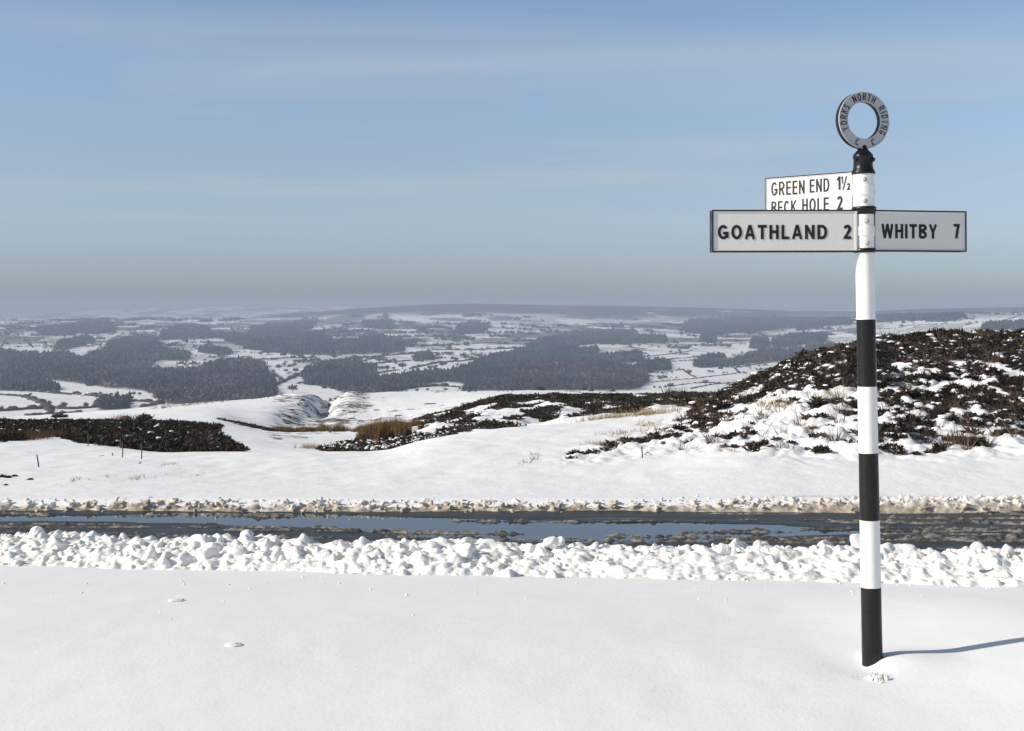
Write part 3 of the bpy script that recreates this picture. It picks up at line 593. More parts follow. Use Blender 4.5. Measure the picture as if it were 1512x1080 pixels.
def arc(cx_, cy_, rx, ry, a0, a1, n=14): return [(cx_ + rx * math.cos(math.radians(a0 + (a1 - a0) * k / n)), cy_ + ry * math.sin(math.radians(a0 + (a1 - a0) * k / n))) for k in range(n + 1)]
def glyph(ch, w, hx, hy):
    """centre lines of a block capital, w wide and 1 high; hx, hy = half the stroke across and up"""
    L, R, B, Tp = hx, w - hx, hy, 1 - hy; c = w / 2
    if ch == 'O': return [arc(c, .5, R - c, .5 - hy, 0, 360, 40)]
    if ch == 'C': return [arc(c, .5, R - c, .5 - hy, 42, 318, 30)]
    if ch == 'G': return [arc(c, .5, R - c, .5 - hy, 42, 322, 30) + [(R, .22), (R, .52)], [(w, .44), (c * .98, .44)]]
    if ch == 'A': return [[(L * .9, 0), (c - hx * .15, 1)], [(w - L * .9, 0), (c + hx * .15, 1)], [(L * 1.6, .31), (w - L * 1.6, .31)]]
    if ch == 'T': return [[(0, Tp), (w, Tp)], [(c, 0), (c, 1 - hy)]]
    if ch == 'H': return [[(L, 0), (L, 1)], [(R, 0), (R, 1)], [(L, .52), (R, .52)]]
    if ch == 'L': return [[(L, 1), (L, B), (w, B)]]
    if ch == 'N': return [[(L, 0), (L, 1)], [(R, 0), (R, 1)], [(L * .9, 1 - hy * .4), (w - L * .9, hy * .4)]]
    if ch == 'I': return [[(c, 0), (c, 1)]]
    if ch == 'E': return [[(L, 0), (L, 1)], [(L, Tp), (w, Tp)], [(L, .52), (w * .94, .52)], [(L, B), (w, B)]]
    if ch == 'D': return [[(L, B), (L, Tp), (c * .95, Tp)] + arc(c * .95, .5, R - c * .95, .5 - hy, 88, -88, 20) + [(c * .95, B), (L, B)]]
    if ch == 'B': return [[(L, B), (L, Tp), (c, Tp)] + arc(c * 1.02, .76, (R - c) * .94, .24 - hy, 88, -88, 12) + [(L, .52)], [(L, .52), (c, .52)] + arc(c * 1.02, .27, R - c * 1.02, .27 - hy, 88, -88, 12) + [(c, B), (L, B)]]
    if ch == 'R': return [[(L, 0), (L, Tp), (c, Tp)] + arc(c * 1.02, .72, R - c * 1.02, .28 - hy, 88, -88, 12) + [(c, .44), (L, .44)], [(c, .44), (R * 1.0, 0)]]
    if ch == 'K': return [[(L, 0), (L, 1)], [(w - hx, 1), (L * 1.6, .42)], [(c * .85, .55), (w - hx * .8, 0)]]
    if ch == 'S': return [arc(c, .73, (R - c) * .96, .27 - hy, 22, 262, 18) + arc(c, .27, R - c, .27 - hy, 82, -158, 18)]
    if ch == 'W': return [[(hx * .8, 1), (w * .27, 0)], [(w * .27, 0), (c, 1)], [(c, 1), (w * .73, 0)], [(w * .73, 0), (w - hx * .8, 1)]]
    if ch == 'Y': return [[(hx, 1), (c, .42)], [(w - hx, 1), (c, .42)], [(c, .46), (c, 0)]]
    if ch == '1': return [[(w - hx, 0), (w - hx, 1)], [(w - hx, .97), (w * .45, .83), (0, .76)]]
    if ch == '2': return [arc(c, .71, R - c, .29 - hy, 170, -38, 18) + [(L * 1.15, B), (w, B)]]
    if ch == '7': return [[(0, Tp), (R * .97, Tp)] + [(w * .62, .55), (w * .42, 0)]]
    if ch == '/': return [[(0, 0), (w, 1)]]
GW = {'I': .20, 'W': 1.02, 'O': .80, 'G': .80, 'C': .74, 'A': .78, 'N': .72, 'H': .70, 'D': .74, 'R': .74, 'B': .70, 'T': .66, 'L': .58, 'E': .62, 'K': .74, 'Y': .74, 'S': .68, '2': .56, '7': .56, '1': .36, '/': .36}
def ribbon(pts, t, depth, back, V, Fq, j=0):
    pts = [Vector((x, 0, z)) for x, z in pts]; pts = [p for i, p in enumerate(pts) if i == 0 or (p - pts[i - 1]).length > 1e-5]; n = len(pts)
    closed = (pts[0] - pts[-1]).length < 1e-4
    if closed: pts = pts[:-1]; n -= 1
    Lr = []
    for i in range(n):
        a = pts[i - 1] if (i > 0 or closed) else None; b = pts[(i + 1) % n] if (i < n - 1 or closed) else None
        d1 = (pts[i] - a).normalized() if a is not None else (b - pts[i]).normalized(); d2 = (b - pts[i]).normalized() if b is not None else d1
        n1 = Vector((-d1.z, 0, d1.x)); n2 = Vector((-d2.z, 0, d2.x)); m_ = (n1 + n2); m_ = m_.normalized() if m_.length > 1e-4 else n1; k = min(1 / max(m_.dot(n1), .3), 1.8)
        Lr.append((pts[i] + m_ * t * k, pts[i] - m_ * t * k))
    b0 = len(V); e = depth + j * .00012
    for l, r in Lr:
        V += [(l.x, -e, l.z), (r.x, -e, r.z), (l.x, back, l.z), (r.x, back, r.z)]
    m = n if closed else n - 1
    for i in range(m):
        p, q = b0 + 4 * i, b0 + 4 * ((i + 1) % n); Fq += [(p, p + 1, q + 1, q), (p, q, q + 2, p + 2), (p + 1, p + 3, q + 3, q + 1)]
    if not closed:
        for p in (b0, b0 + 4 * (n - 1)): Fq.append((p, p + 1, p + 3, p + 2))
def raised(name, s, box, parent, mt, depth=.005, stroke=.17, gap=.17, xf=None, diag=.86):
    """raised block letters fitted into box (x0,x1,z0,z1) of the x-z plane, facing -y; stroke = share of the letter height"""
    x0, x1, z0, z1 = box; h_ = z1 - z0; tot = sum(GW[c] for c in s) + gap * (len(s) - 1); kx = (x1 - x0) / tot; x = x0; V, Fq = [], []
    t = stroke * h_ / 2; sx = kx / h_
    t = t * (min(1, sx * 1.12) if sx < .9 else 1)
    for j, ch in enumerate(s):
        w_ = GW[ch] * kx / h_
        for k, st in enumerate(glyph(ch, w_, t / h_, t / h_ * .92)):
            tt = t * (diag if ch in 'AWKYN/' and k != (2 if ch == 'A' else -1) and abs(st[0][0] - st[1][0]) > 1e-3 else 1)
            ribbon([(x + a * h_, z0 + b * h_) for a, b in st], tt, depth, .004, V, Fq, k)
        x += (GW[ch] + gap) * kx
    if xf: V = [tuple(xf @ Vector(p)) for p in V]
    me = bpy.data.meshes.new(name); me.from_pydata(V, [], Fq); me.update(); me.materials.append(mt)
    return obj(name, me, parent)
def boxm(x0, x1, y0, y1, z0, z1, V, Fq):
    b = len(V); V += [(x, y, z) for z in (z0, z1) for y in (y0, y1) for x in (x0, x1)]
    Fq += [tuple(b + q for q in f) for f in ((0, 2, 3, 1), (4, 5, 7, 6), (0, 1, 5, 4), (2, 6, 7, 3), (0, 4, 6, 2), (1, 3, 7, 5))]
def boxes(name, lst, mt, parent, bev=.0012):
    V, Fq = [], []
    for b_ in lst: boxm(*b_, V, Fq)
    me = bpy.data.meshes.new(name); me.from_pydata(V, [], Fq); me.update(); me.materials.append(mt); o = obj(name, me, parent)
    if bev: md = o.modifiers.new('bevel', 'BEVEL'); md.width = bev; md.segments = 2
    return o
def arm(label, ang, side, L, z0, z1, th, texts, frame_w=.0055):
    """side -1: runs to local -x, +1 to +x; face towards -y"""
    e = empty('sign_arm', (0, 0, 0)); e.parent = root; zp = (z0 + z1) / 2; e['label'] = label
    e.matrix_basis = Matrix.Translation((0, 0, zp)) @ Matrix.Rotation(.0187 * .85, 4, 'Y') @ Matrix.Rotation(ang, 4, 'Z') @ Matrix.Translation((0, 0, -zp))
    a0, a1 = (-L, -.040) if side < 0 else (.040, L)
    yb = -th / 2
    boxes('backing', [(a0, a1, yb + .006, -yb - .006, z0, z1)], M['black'], e)
    fw = frame_w
    inner = (a0 + fw, a1 - (fw if side > 0 else .001), yb + .0025, yb + .02, z0 + fw, z1 - fw)
    boxes('face_plate', [inner], M['face'], e, .0006)
    boxes('face_plate', [(inner[0], inner[1], -yb - .02, -yb - .0025, inner[4], inner[5])], M['face'], e, .0006)
    for s_ in (1, -1):
        Y0, Y1 = (yb - .003, yb + .014) if s_ > 0 else (-yb - .014, -yb + .003)
        rims = [(a0, a1, Y0, Y1, z1 - fw, z1 + .0005), (a0, a1, Y0, Y1, z0 - .0005, z0 + fw)]
        rims.append((a0 - .0005, a0 + fw, Y0 + .0003, Y1, z0 + .0002, z1 - .0002) if side < 0 else (a1 - fw, a1 + .0005, Y0 + .0003, Y1, z0 + .0002, z1 - .0002))
        boxes('rim', rims, M['black'], e)
        W_ = .0035; y0, y1 = (yb - .0012, yb + .01) if s_ > 0 else (-yb - .01, -yb + .0012)
        boxes('inner_rim', [(a0 + fw, a1, y0, y1, z1 - fw - W_, z1 - fw - .0001), (a0 + fw, a1, y0, y1, z0 + fw + .0001, z0 + fw + W_),
              (a1 - fw - (.006 if side < 0 else .0), a1 - (.001 if side < 0 else fw), y0 - .001, y1, z0 + fw, z1 - fw), (a0 + (fw if side < 0 else .0), a0 + fw + W_, y0 - .0005, y1, z0 + fw, z1 - fw)], M['face'], e, .001)
    c, s = math.cos(ang), math.sin(ang)
    def lx(px, py):   # where the sight line meets the arm's face
        lean = -.0187 * hh(py); tx = (px - CX) / F
        ox, oy = POST[0] + lean, POST[1]
        # point = o + a*(c,s) + yb*(-s,c);  X/Y = tx
        return (tx * (oy + yb * c) - (ox - yb * s)) / (c - tx * s), 
    for (s_, x0, x1, y0, y1, bold, sp) in texts:
        A0 = lx(x0, (y0 + y1) / 2)[0]; A1_ = lx(x1, (y0 + y1) / 2)[0]
        am = (A0 + A1_) / 2; dep = POST[1] + am * s + yb * c
        Z1 = EYE - (y0 - HY) / F * dep - POST[2]; Z0 = EYE - (y1 - HY) / F * dep - POST[2]
        raised('lettering', s_, (A0, A1_, Z0, Z1), e, M['letter'], (.0019 if abs(ang) < .5 else .0018), bold, sp, Matrix.Translation((0, yb + .0025, 0)))
    return e
arm('long arm pointing left, cast letters GOATHLAND 2', .025, -1, .703, hh(373.5), hh(311.8), .066, [('GOATHLAND', 1060, 1221.5, 332, 353, .20, .20), ('2', 1245.5, 1257, 332, 353, .20, 1)])
arm('short arm pointing right, cast letters WHITBY 7', .24, 1, .503, hh(372.5), hh(311.8), .060, [('WHITBY', 1302, 1384, 331.5, 352.5, .19, .18), ('7', 1408.5, 1417.5, 331.5, 352.5, .20, 1)])
def two_lines(y_line, slope=-.115): return None
arm('upper arm pointing back left, cast letters GREEN END and BECK HOLE', -.765, -1, .512, hh(316), hh(254.3), .060,
    [('GREEN', 1138.5, 1187.5, 267.5, 287.5, .17, .22), ('END', 1195, 1224, 264, 283.5, .17, .22), ('1', 1235.5, 1240.5, 260.5, 280, .19, 1), ('1', 1241.6, 1244.2, 260.5, 271, .2, 1), ('/', 1244.2, 1249.5, 260, 280, .12, 1), ('2', 1250.0, 1255.3, 270.5, 280.5, .24, 1),
     ('BECK', 1139, 1176, 296.5, 316, .17, .22), ('HOLE', 1184.5, 1223.5, 292.5, 312, .17, .22), ('2', 1236, 1244, 289.5, 309.5, .18, 1)], .004)
# ring finial
fin = empty('ring_finial', (0, 0, 0)); fin.parent = root; fin.rotation_euler = (0, 0, .30); fin['label'] = 'grey ring on top of the cap, cast letters YORKS NORTH RIDING C C'
zc = EYE + (HY - 177) / F * 6.5 - .013; Ro, Ri, th = .1300, .0845, .030
def annulus(name, ro, ri, y0, y1, mt, parent, seg=96, bev=.002):
    prof = [(ri, y1 - bev), (ri, y0 + bev), (ri + bev, y0), (ro - bev, y0), (ro, y0 + bev), (ro, y1 - bev), (ro - bev, y1), (ri + bev, y1)]
    V, Fq = [], []; n = len(prof)
    for k in range(seg):
        a = 2 * math.pi * k / seg
        for r_, y_ in prof: V.append((r_ * math.cos(a), y_, zc + r_ * math.sin(a)))
    for k in range(seg):
        for i in range(n): Fq.append((k * n + i, k * n + (i + 1) % n, ((k + 1) % seg) * n + (i + 1) % n, ((k + 1) % seg) * n + i))
    return obj(name, mesh_np(name, V, Fq, mt, False), parent)
annulus('ring', Ro, Ri, -th / 2, th / 2, M['black'], fin)
annulus('ring_face', Ro - .004, Ri + .003, -th / 2 - .0012, -th / 2 + .004, M['silver'], fin, bev=.0008)
annulus('ring_face', Ro - .004, Ri + .003, th / 2 - .004, th / 2 + .0012, M['silver'], fin, bev=.0008)
annulus('rim', Ro, Ro - .0045, -th / 2 - .004, -th / 2 + .004, M['silver'], fin, bev=.001); annulus('rim', Ri + .004, Ri, -th / 2 - .004, -th / 2 + .004, M['silver'], fin, bev=.001)
rm = (Ro + Ri) / 2
def ring_letter(ch, deg, upright=None, hgt=.031):
    wd = {'I': .0045, 'N': .016, 'O': .0175, 'R': .0155, 'C': .016, 'K': .016}.get(ch, .015)
    a = math.radians(deg); rot = a if upright is None else math.radians(upright)
    M4 = Matrix.Translation((rm * math.sin(a), -th / 2 - .0012, zc + rm * math.cos(a))) @ Matrix.Rotation(rot, 4, 'Y')
    raised('letter', ch, (-wd / 2, wd / 2, -hgt / 2, hgt / 2), fin, M['letter'], .003, .125, 1, M4)
for word, degs in (('YORKS', (-113, -98, -83, -69, -56)), ('NORTH', (-27, -12.5, 2, 15, 28.5)), ('RIDING', (58, 69.5, 80, 93, 107, 121))):
    for ch, dg_ in zip(word, degs): ring_letter(ch, dg_)
ring_letter('C', -159, 12, .028); ring_letter('C', 156, -10, .028)

# ------------------------------------------------------------------ heather, grass
def sprig_variants(nvar, nb, spread=.5, up=.8, w_=.05, curl=.4, hollow=.0):
    """clump of nb leafy twigs (3 triangles each) in a dome of unit radius"""
    out_ = []
    for k in range(nvar):
        a = rng.uniform(0, 2 * math.pi, nb); el = np.arccos(rng.uniform(.05, 1, nb)); L = rng.uniform(.6, 1.05, nb)
        d = np.stack([np.sin(el) * np.cos(a), np.sin(el) * np.sin(a), np.cos(el)], 1)
        b0 = np.stack([rng.normal(0, spread * .5, nb), rng.normal(0, spread * .5, nb), rng.uniform(-.05, .1, nb)], 1)
        tip = b0 * .6 + d * L[:, None] * np.array([spread + .5, spread + .5, up]); mid_ = (b0 + tip) / 2 + rng.normal(0, .07, (nb, 3)) + np.array([0, 0, curl * .2])
        sd = np.cross(d, rng.normal(size=(nb, 3))); sd /= np.linalg.norm(sd, axis=1)[:, None] + 1e-6; sd *= (w_ * rng.uniform(.6, 1.5, nb))[:, None]
        sd2 = np.cross(d, sd); 
        V = np.stack([b0, mid_ + sd, mid_ - sd, tip, mid_ + sd2 * .9, mid_ - sd2 * .9], 1).reshape(-1, 3); out_.append(V)
    base = np.arange(nb)[:, None] * 6
    f = np.concatenate([base + np.array([0, 1, 3]), base + np.array([0, 3, 2]), base + np.array([4, 3, 5])], 0)
    return np.array(out_), f
def tints(n, cols, var=.25):
    c = np.array(cols)[rng.integers(0, len(cols), n)]; return c * (1 + rng.uniform(-var, var, (n, 1)))
HC = [(.038, .031, .027), (.050, .038, .032), (.070, .048, .040), (.030, .030, .024), (.044, .041, .031), (.105, .078, .062), (.056, .042, .036)]
GC = [(.040, .048, .028), (.045, .044, .030), (.065, .045, .032), (.055, .056, .034), (.09, .065, .045)]
def gen(px0, px1, d0, d1, n, poly, dens=None, pad=0):
    px = rng.uniform(px0, px1, n); d = np.sqrt(rng.uniform(d0 * d0, d1 * d1, n)); X = (px - CX) / F * d; z = H(X, d)
    py = HY + F * (EYE - z) / d; ok = inpoly(px, py, poly)
    if dens is not None: ok &= rng.uniform(0, 1, n) < dens(X, d, px, py)
    return np.stack([X[ok], d[ok], z[ok]], 1), px[ok], py[ok]
def heather(name, label, P, r, cols, nb, w_, up=.75, hs=None):
    var, f = sprig_variants(14, nb, w_=w_, up=up)
    P = P.copy(); P[:, 2] -= r * .08
    V, Fc, tt = scatter(var, f, P, np.stack([r, r, r * rng.uniform(.75, 1.2, len(r))], 1), rotmats(len(P), False), tints(len(P), cols))
    o = obj(name, mesh_np(name, V, Fc, M['veg'], False, {'tint': tt})); tag(o, label, None, None, 'stuff'); return o
def caps(name, label, P, r, frac, flat=.45, lift=.55, k_=.55):
    n = int(len(P) * frac); k = rng.choice(len(P), n, replace=False); Q = P[k].copy(); rr = r[k] * rng.uniform(.2, .62, n) * k_ * 1.6
    Q[:, 2] += r[k] * lift * rng.uniform(.6, 1.15, n); Q[:, 0] -= r[k] * .15; Q[:, :2] += rng.normal(0, .35, (n, 2)) * r[k][:, None]
    v = chunk_variants(16, I1, (0, 2), .35)
    V, Fc, _ = scatter(v, I1[1], Q, np.stack([rr, rr * rng.uniform(.6, 1.2, n), rr * flat], 1), rotmats(n, False))
    tag(obj(name, mesh_np(name, V, Fc, M['cap'], True)), label, None, None, 'stuff')
def md(X, Y, px, py):   # heather breaks the snow in drifts, thickest under the crest
    n_ = .85 * fbm(X * .6, Y * .36, 4) + .75 * fbm(X * 2.0 + 9, Y * 1.3, 3)
    crest_y = np.interp(px, [1000, 1050, 1090, 1130, 1170, 1220, 1270, 1350, 1512, 2200], [604, 594, 573, 553, 536, 520, 509, 498, 494, 494])
    top = np.exp(-np.maximum(py - crest_y, 0) / 16)
    left = sstep(1270, 1080, px) * .34 * (1 - top) ** 1.5; foot = sstep(645, 672, py) * .30
    return sstep(-.06, .12, n_ + .38 * top - .01 + .07 * sstep(1230, 1330, px) - left - foot) * (.92 - .5 * foot)
P, px, py = gen(960, 1900, 20.3, 47.5, 19000, MOUND, md)
r = rng.uniform(.08, .24, len(P)) * (1 + .5 * (rng.uniform(0, 1, len(P)) > .88)) * (1 - .25 * sstep(36, 22, P[:, 1]))
heather('heather', 'dark brown heather breaking through snow on the rounded hillock', P, r, HC, 46, .045)
caps('snow_on_heather', 'clots of snow caught on the heather of the hillock', P, r, .10, .4, .35)
SK = [(830,681),(900,672),(960,666),(1040,660),(1120,668),(1130,650),(1060,600),(1030,604),(1000,628),(930,650),(850,666)]
P, px, py = gen(820, 1130, 20, 42, 3400, SK, lambda X, Y, px, py: sstep(.0, .2, fbm(X * .9 + 4, Y * .5, 3) + .25 * np.exp(-((py - np.interp(px, [830, 900, 960, 1000, 1060], [677, 663, 650, 632, 602])) / 7) ** 2) - .05) * .9)
heather('heather', 'sparse heather strung along the lower left skirt of the hillock', P, rng.uniform(.08, .19, len(P)), HC, 34, .045)
LEFT = [(-900,618),(0,622),(90,616),(150,617),(300,618),(330,621),(318,640),(340,655),(368,666),(300,674),(190,675),(140,664),(110,650),(60,645),(0,655),(-900,658)]
def ld(X, Y, px, py):
    gap = ((px > 60) & (px < 150) & (py > 641)) * .22 + ((px > 290) & (py > 625)) * .20
    return np.clip(sstep(-.35, -.1, fbm(X * .4, Y * .25, 4) - gap), 0, 1)
P, px, py = gen(-700, 420, 43, 96, 19000, LEFT, ld)
heather('heather', 'dense dark heather bank at left beyond the snow drift', P, rng.uniform(.22, .46, len(P)), HC + GC, 26, .055)
caps('snow_on_heather', 'flecks of snow on the dark left heather bank', P, rng.uniform(.12, .24, len(P)), .04, .4, .8)
L2 = [(318,618),(345,617),(400,625),(415,632),(405,638),(380,634),(340,625)]
P, px, py = gen(310, 420, 70, 130, 3000, L2, lambda X, Y, px, py: sstep(-.1, .15, fbm(X * .3, Y * .2, 3))); heather('heather', 'narrow dark heather strip trailing right from the left bank', P[:420], rng.uniform(.16, .36, len(P[:420])), GC, 18, .06)
MID = [(640,625),(690,600),(700,590),(715,583),(735,580),(760,583),(830,583),(900,584),(960,583),(1030,580),(1110,570),(1110,596),(1040,603),(960,612),(900,620),(760,634),(700,645),(660,648)]
def mdn(X, Y, px, py):
    top = np.interp(px, [640, 700, 730, 830, 960, 1100], [620, 592, 588, 590, 590, 582])
    return sstep(-.10, .16, fbm(X * .28, Y * .12, 5) * 1.5 + .42 * np.exp(-np.maximum(py - top, 0) / 7) - .20 + .25 * sstep(6, 0, np.interp(px, [640, 760, 960, 1050], [648, 634, 611, 602]) - py) * (px < 760)) * .9
P, px, py = gen(630, 1120, 70, 165, 30000, MID, lambda X, Y, px, py: mdn(X, Y, px, py) * .85)
heather('heather', 'heather covered rise in the middle distance behind the smooth drift', P, rng.uniform(.28, .62, len(P)), HC + GC + GC, 13, .08, .7)
LOW = [(470,664),(500,655),(540,648),(600,643),(660,640),(700,636),(650,650),(600,665),(560,672),(480,670)]
P, px, py = gen(460, 710, 50, 105, 6500, LOW, lambda X, Y, px, py: sstep(-.25, 0, fbm(X * .35, Y * .2, 3)))
heather('heather', 'low heather patch in the hollow below the brown rushes', P, rng.uniform(.18, .34, len(P)), HC + GC, 16, .06)
caps('snow_on_heather', 'snow flecks on the low heather patch in the hollow', P, rng.uniform(.12, .24, len(P)), .22, .4, .8)
QP = [(630,645),(560,640),(600,625),(640,610),(700,598),(700,640)]
P, px, py = gen(550, 710, 90, 240, 3600, QP, lambda X, Y, px, py: sstep(.05, .25, fbm(X * .12, Y * .08, 4) + .05) * .8)
heather('heather', 'scattered dark heather clumps between the quarry and the rise', P, rng.uniform(.3, .6, len(P)), GC + HC, 12, .08)

def blades(nvar, nb, w_=.02, lean=.35, base=.35):
    out_ = []
    for k in range(nvar):
        a = rng.uniform(0, 2 * math.pi, nb); q = rng.uniform(0, 1, nb) ** .5 * base; b0 = np.stack([np.cos(a) * q, np.sin(a) * q, np.zeros(nb)], 1)
        tip = b0 + np.stack([np.cos(a) * lean * rng.uniform(.2, 1, nb), np.sin(a) * lean * rng.uniform(.2, 1, nb), rng.uniform(.6, 1.05, nb)], 1) + rng.normal(0, .06, (nb, 3))
        p = rng.uniform(0, 2 * math.pi, nb); sd = np.stack([np.cos(p), np.sin(p), np.zeros(nb)], 1) * w_
        out_.append(np.stack([b0 + sd, b0 - sd, tip], 1).reshape(-1, 3))
    return np.array(out_), np.arange(nb * 3).reshape(-1, 3)
RC = [(.16, .085, .032), (.20, .12, .045), (.12, .068, .03), (.19, .125, .055), (.09, .07, .04)]
bv, bf = blades(10, 60)
tufts = [(555,652,80,'largest clump of orange brown rushes in the hollow, left of centre'),(580,646,82,'orange brown rush clump right of the largest one'),(500,638,100,'pale brown rush clump behind and left of the largest clump'),(610,634,105,'yellow brown rush clump furthest right in the hollow'),(535,640,97,'brown rush clump just behind the largest clump'),
         (448,638,104,'thin tawny rush clump in front of the quarry mouth'),(420,638,106,'leftmost low tawny rush clump near the end of the heather strip'),(475,634,108,'low tawny rush clump in front of the quarry track')]
for px_, py_, d_, lab in tufts:
    wide_, hg = ((27, 34) if px_ in (555, 580) else (19, 13))
    nn = 150 if px_ in (555, 580) else 55
    X0 = (px_ - CX) / F * d_; W = wide_ / F * d_; ox = rng.normal(0, .42, nn) * W; oy = rng.normal(0, 1.6, nn)
    Pz = H(X0 + ox, d_ + oy); hgt = hg / F * d_ * .85 * rng.uniform(.45, 1.15, nn) * np.exp(-(np.abs(ox) / (W * 1.0)) ** 2)
    V, Fc, tt = scatter(bv, bf, np.stack([ox, oy, Pz - H(X0, d_)], 1), np.stack([hgt * .8, hgt * .8, hgt], 1), rotmats(nn, False), tints(nn, RC))
    o = obj('rush_clump', mesh_np('rush_clump', V, Fc, M['veg'], False, {'tint': tt}), None, (X0, d_, float(H(X0, d_)))); tag(o, lab, 'rushes', 'brown rushes in the hollow')
# straw grass in the snow
def grass(name, label, spots, cols, k=1.0, w_=None):
    Ps, S = [], []
    for px_, py_, n_, wpx, hm in spots:
        p = hit(px_, py_, 16, 640); 
        for _ in range(n_):
            x = p.x + rng.normal(0, wpx / F * p.y * .4); y = p.y + rng.normal(0, .02 * p.y); Ps.append((x, y, float(H(x, y)))); S.append(hm * rng.uniform(.5, 1.2))
    v, f = blades(8, 10, .03 if w_ is None else w_, .7, .5); V, Fc, tt = scatter(v, f, Ps, np.array(S), rotmats(len(Ps), False), tints(len(Ps), cols))
    tag(obj(name, mesh_np(name, V, Fc, M['veg'], False, {'tint': tt})), label, None, None, 'stuff')
ST = [(.30, .22, .12), (.24, .17, .09), (.34, .26, .15)]
grass('straw_grass', 'straw coloured grass tips poking through snow beyond the road', [(245,687,10,10,.07),(205,707,10,10,.07),(118,708,8,14,.06),(150,706,6,8,.06),(235,705,6,9,.05),(290,703,5,8,.05),(780,686,5,18,.05),(790,677,4,6,.14),(460,662,40,16,.25),
      (930,640,60,55,.10),(900,655,60,45,.10),(960,628,40,30,.10),(960,612,60,50,.22),(900,618,60,50,.2),(975,636,10,6,.18),(1140,600,20,30,.2),(1230,590,15,30,.2),(1062,662,12,12,.1)], ST)
grass('brown_grass', 'rough brown grass along the near edge of the left heather bank', [(20,648,120,50,.35),(-60,650,120,60,.35),(60,646,60,30,.3),(185,620,30,8,.5)], [(.13,.07,.04),(.10,.055,.03),(.16,.10,.05)])
grass('moor_grass', 'dark grass fringe along the edge of the snowy shelf', [(px_, yq, 16, 26, .9) for px_, yq in [(250,602),(275,599),(300,596),(325,594),(350,591),(375,589),(400,587),(650,579),(700,579),(750,578),(850,579),(900,580),(1000,581),(1050,581)]], [(.09,.07,.05),(.06,.05,.035)])

P, px, py = gen(1000, 1800, 20.5, 46, 1500, MOUND, lambda X, Y, px, py: sstep(-.05, .15, fbm(X * .7 + 11, Y * .5, 3)) * .8)
v, f = blades(10, 16, .022, .9, .25); V, Fc, tt = scatter(v, f, P, rng.uniform(.16, .36, len(P)), rotmats(len(P), False), tints(len(P), [(.13, .10, .075), (.09, .06, .045), (.17, .13, .09)]))
tag(obj('dead_twigs', mesh_np('dead_twigs', V, Fc, M['veg'], False, {'tint': tt})), 'thin brown dead twigs standing out of the snow on the hillock', None, None, 'stuff')
# single bushes in the snow
def bush(px_, py_, d0, d1, rpx, lab, cols=HC, nb=150, up=.8, name='heather_bush', cat='bush'):
    p = hit(px_, py_, d0, d1); r_ = rpx / F * p.y; var, f = sprig_variants(1, nb, .55, up, .035)
    V, Fc, tt = scatter(var, f, [(0, 0, -.04 * r_)], np.array([r_]), None, tints(1, cols)); tt = tt * rng.uniform(.7, 1.4, (len(V) // 6, 1)).repeat(6, 0)
    o = obj(name, mesh_np(name, V, Fc, M['veg'], False, {'tint': tt}), None, p); tag(o, lab, cat); return o
bush(4,705,17,42,7,'dark heather bush cut by the left edge, among the near left snow'); bush(12,706,17,42,6,'second small heather bush from the left edge above the road'); bush(22,704,17,42,5,'heather bush with bare tips beside the pair at the left edge')
bush(45,709,17,42,5,'isolated sprig of heather right of the left edge bushes'); bush(9,717,17,42,4,'tiny flat heather tuft lowest at the left edge above the road')
bush(214,619,80,330,13,'dark round gorse bush on the skyline of the left heather bank', GC, 260, .8, 'gorse_bush'); bush(186,619,80,330,8,'tawny bush just left of the gorse bush on the left bank', [(.14,.09,.04)], 160)
bush(88,617,80,330,13,'spreading bare bush above the left heather bank', GC, 200, .6, 'bare_bush')
bush(1085,661,19,26,8,'small heather bush alone in snow below the hillock, left of the post'); bush(1104,659,19,26,6,'reddish heather sprig right of the lone bush below the hillock')
bush(1213,668,19,30,16,'large dark heather bush at the foot of the hillock left of the post', HC, 320); bush(1352,672,19,30,9,'low heather bush lowest on the snow right of the post'); bush(1440,658,19,30,20,'wide black heather bush at the hillock foot right of the post', GC, 360)
bush(1337,555-8,25,44,6,'pale dead stalk bush in the bare snow patch of the hillock',[(.2,.15,.1)],60)
bush(905,577,300,600,5,'tiny dark bush on the skyline of the snowy shelf', GC, 60); bush(799,576,300,600,7,'small bare tree on the edge of the snowy shelf right of centre', [(.10,.08,.06)], 90, 1.2, 'bare_bush', 'bush')
bush(738,581,110,300,6,'small windswept thorn on the shoulder of the middle rise', GC, 90)
# grass-topped snow tuft at the foot of the post and stalks in the foreground
p = Vector((1.60, 6.18, 0)); p.z = float(H(p.x, p.y))
tr = empty('snowy_tuft', p); tag(tr, 'small tuft of dead grass clotted with snow in front of the post', 'grass tuft')
v = chunk_variants(6, I2, (1, 4), .4); nq = 46; q = np.stack([rng.normal(0, .036, nq), rng.normal(0, .03, nq), rng.uniform(-.002, .022, nq)], 1); q[:, 2] -= .008 + np.hypot(q[:, 0], q[:, 1]) * .2
V, Fc, _ = scatter(v, I2[1], q, rng.uniform(.006, .014, nq), rotmats(nq)); tag(obj('snow_clots', mesh_np('snow_clots', V, Fc, M['cap'], True), tr), kind='stuff')
v, f = blades(4, 12, .02, .8, .5); V, Fc, tt = scatter(v, f, q[:12] * np.array([1.1, 1.1, 0]), rng.uniform(.02, .045, 12), rotmats(12, False), tints(12, [(.30, .22, .15)])); tag(obj('grass_blades', mesh_np('grass_blades', V, Fc, M['veg'], False, {'tint': tt}), tr), kind='stuff')
Ps = []
for px_, py_ in ((961, 1028), (966, 1026), (1168, 1026), (1173, 1022), (1172, 1028), (1287, 996), (1260, 1004)):
    d_ = EYE * F / (py_ - HY); Ps.append(((px_ - CX) / F * d_, d_, float(H((px_ - CX) / F * d_, d_)) - .01))
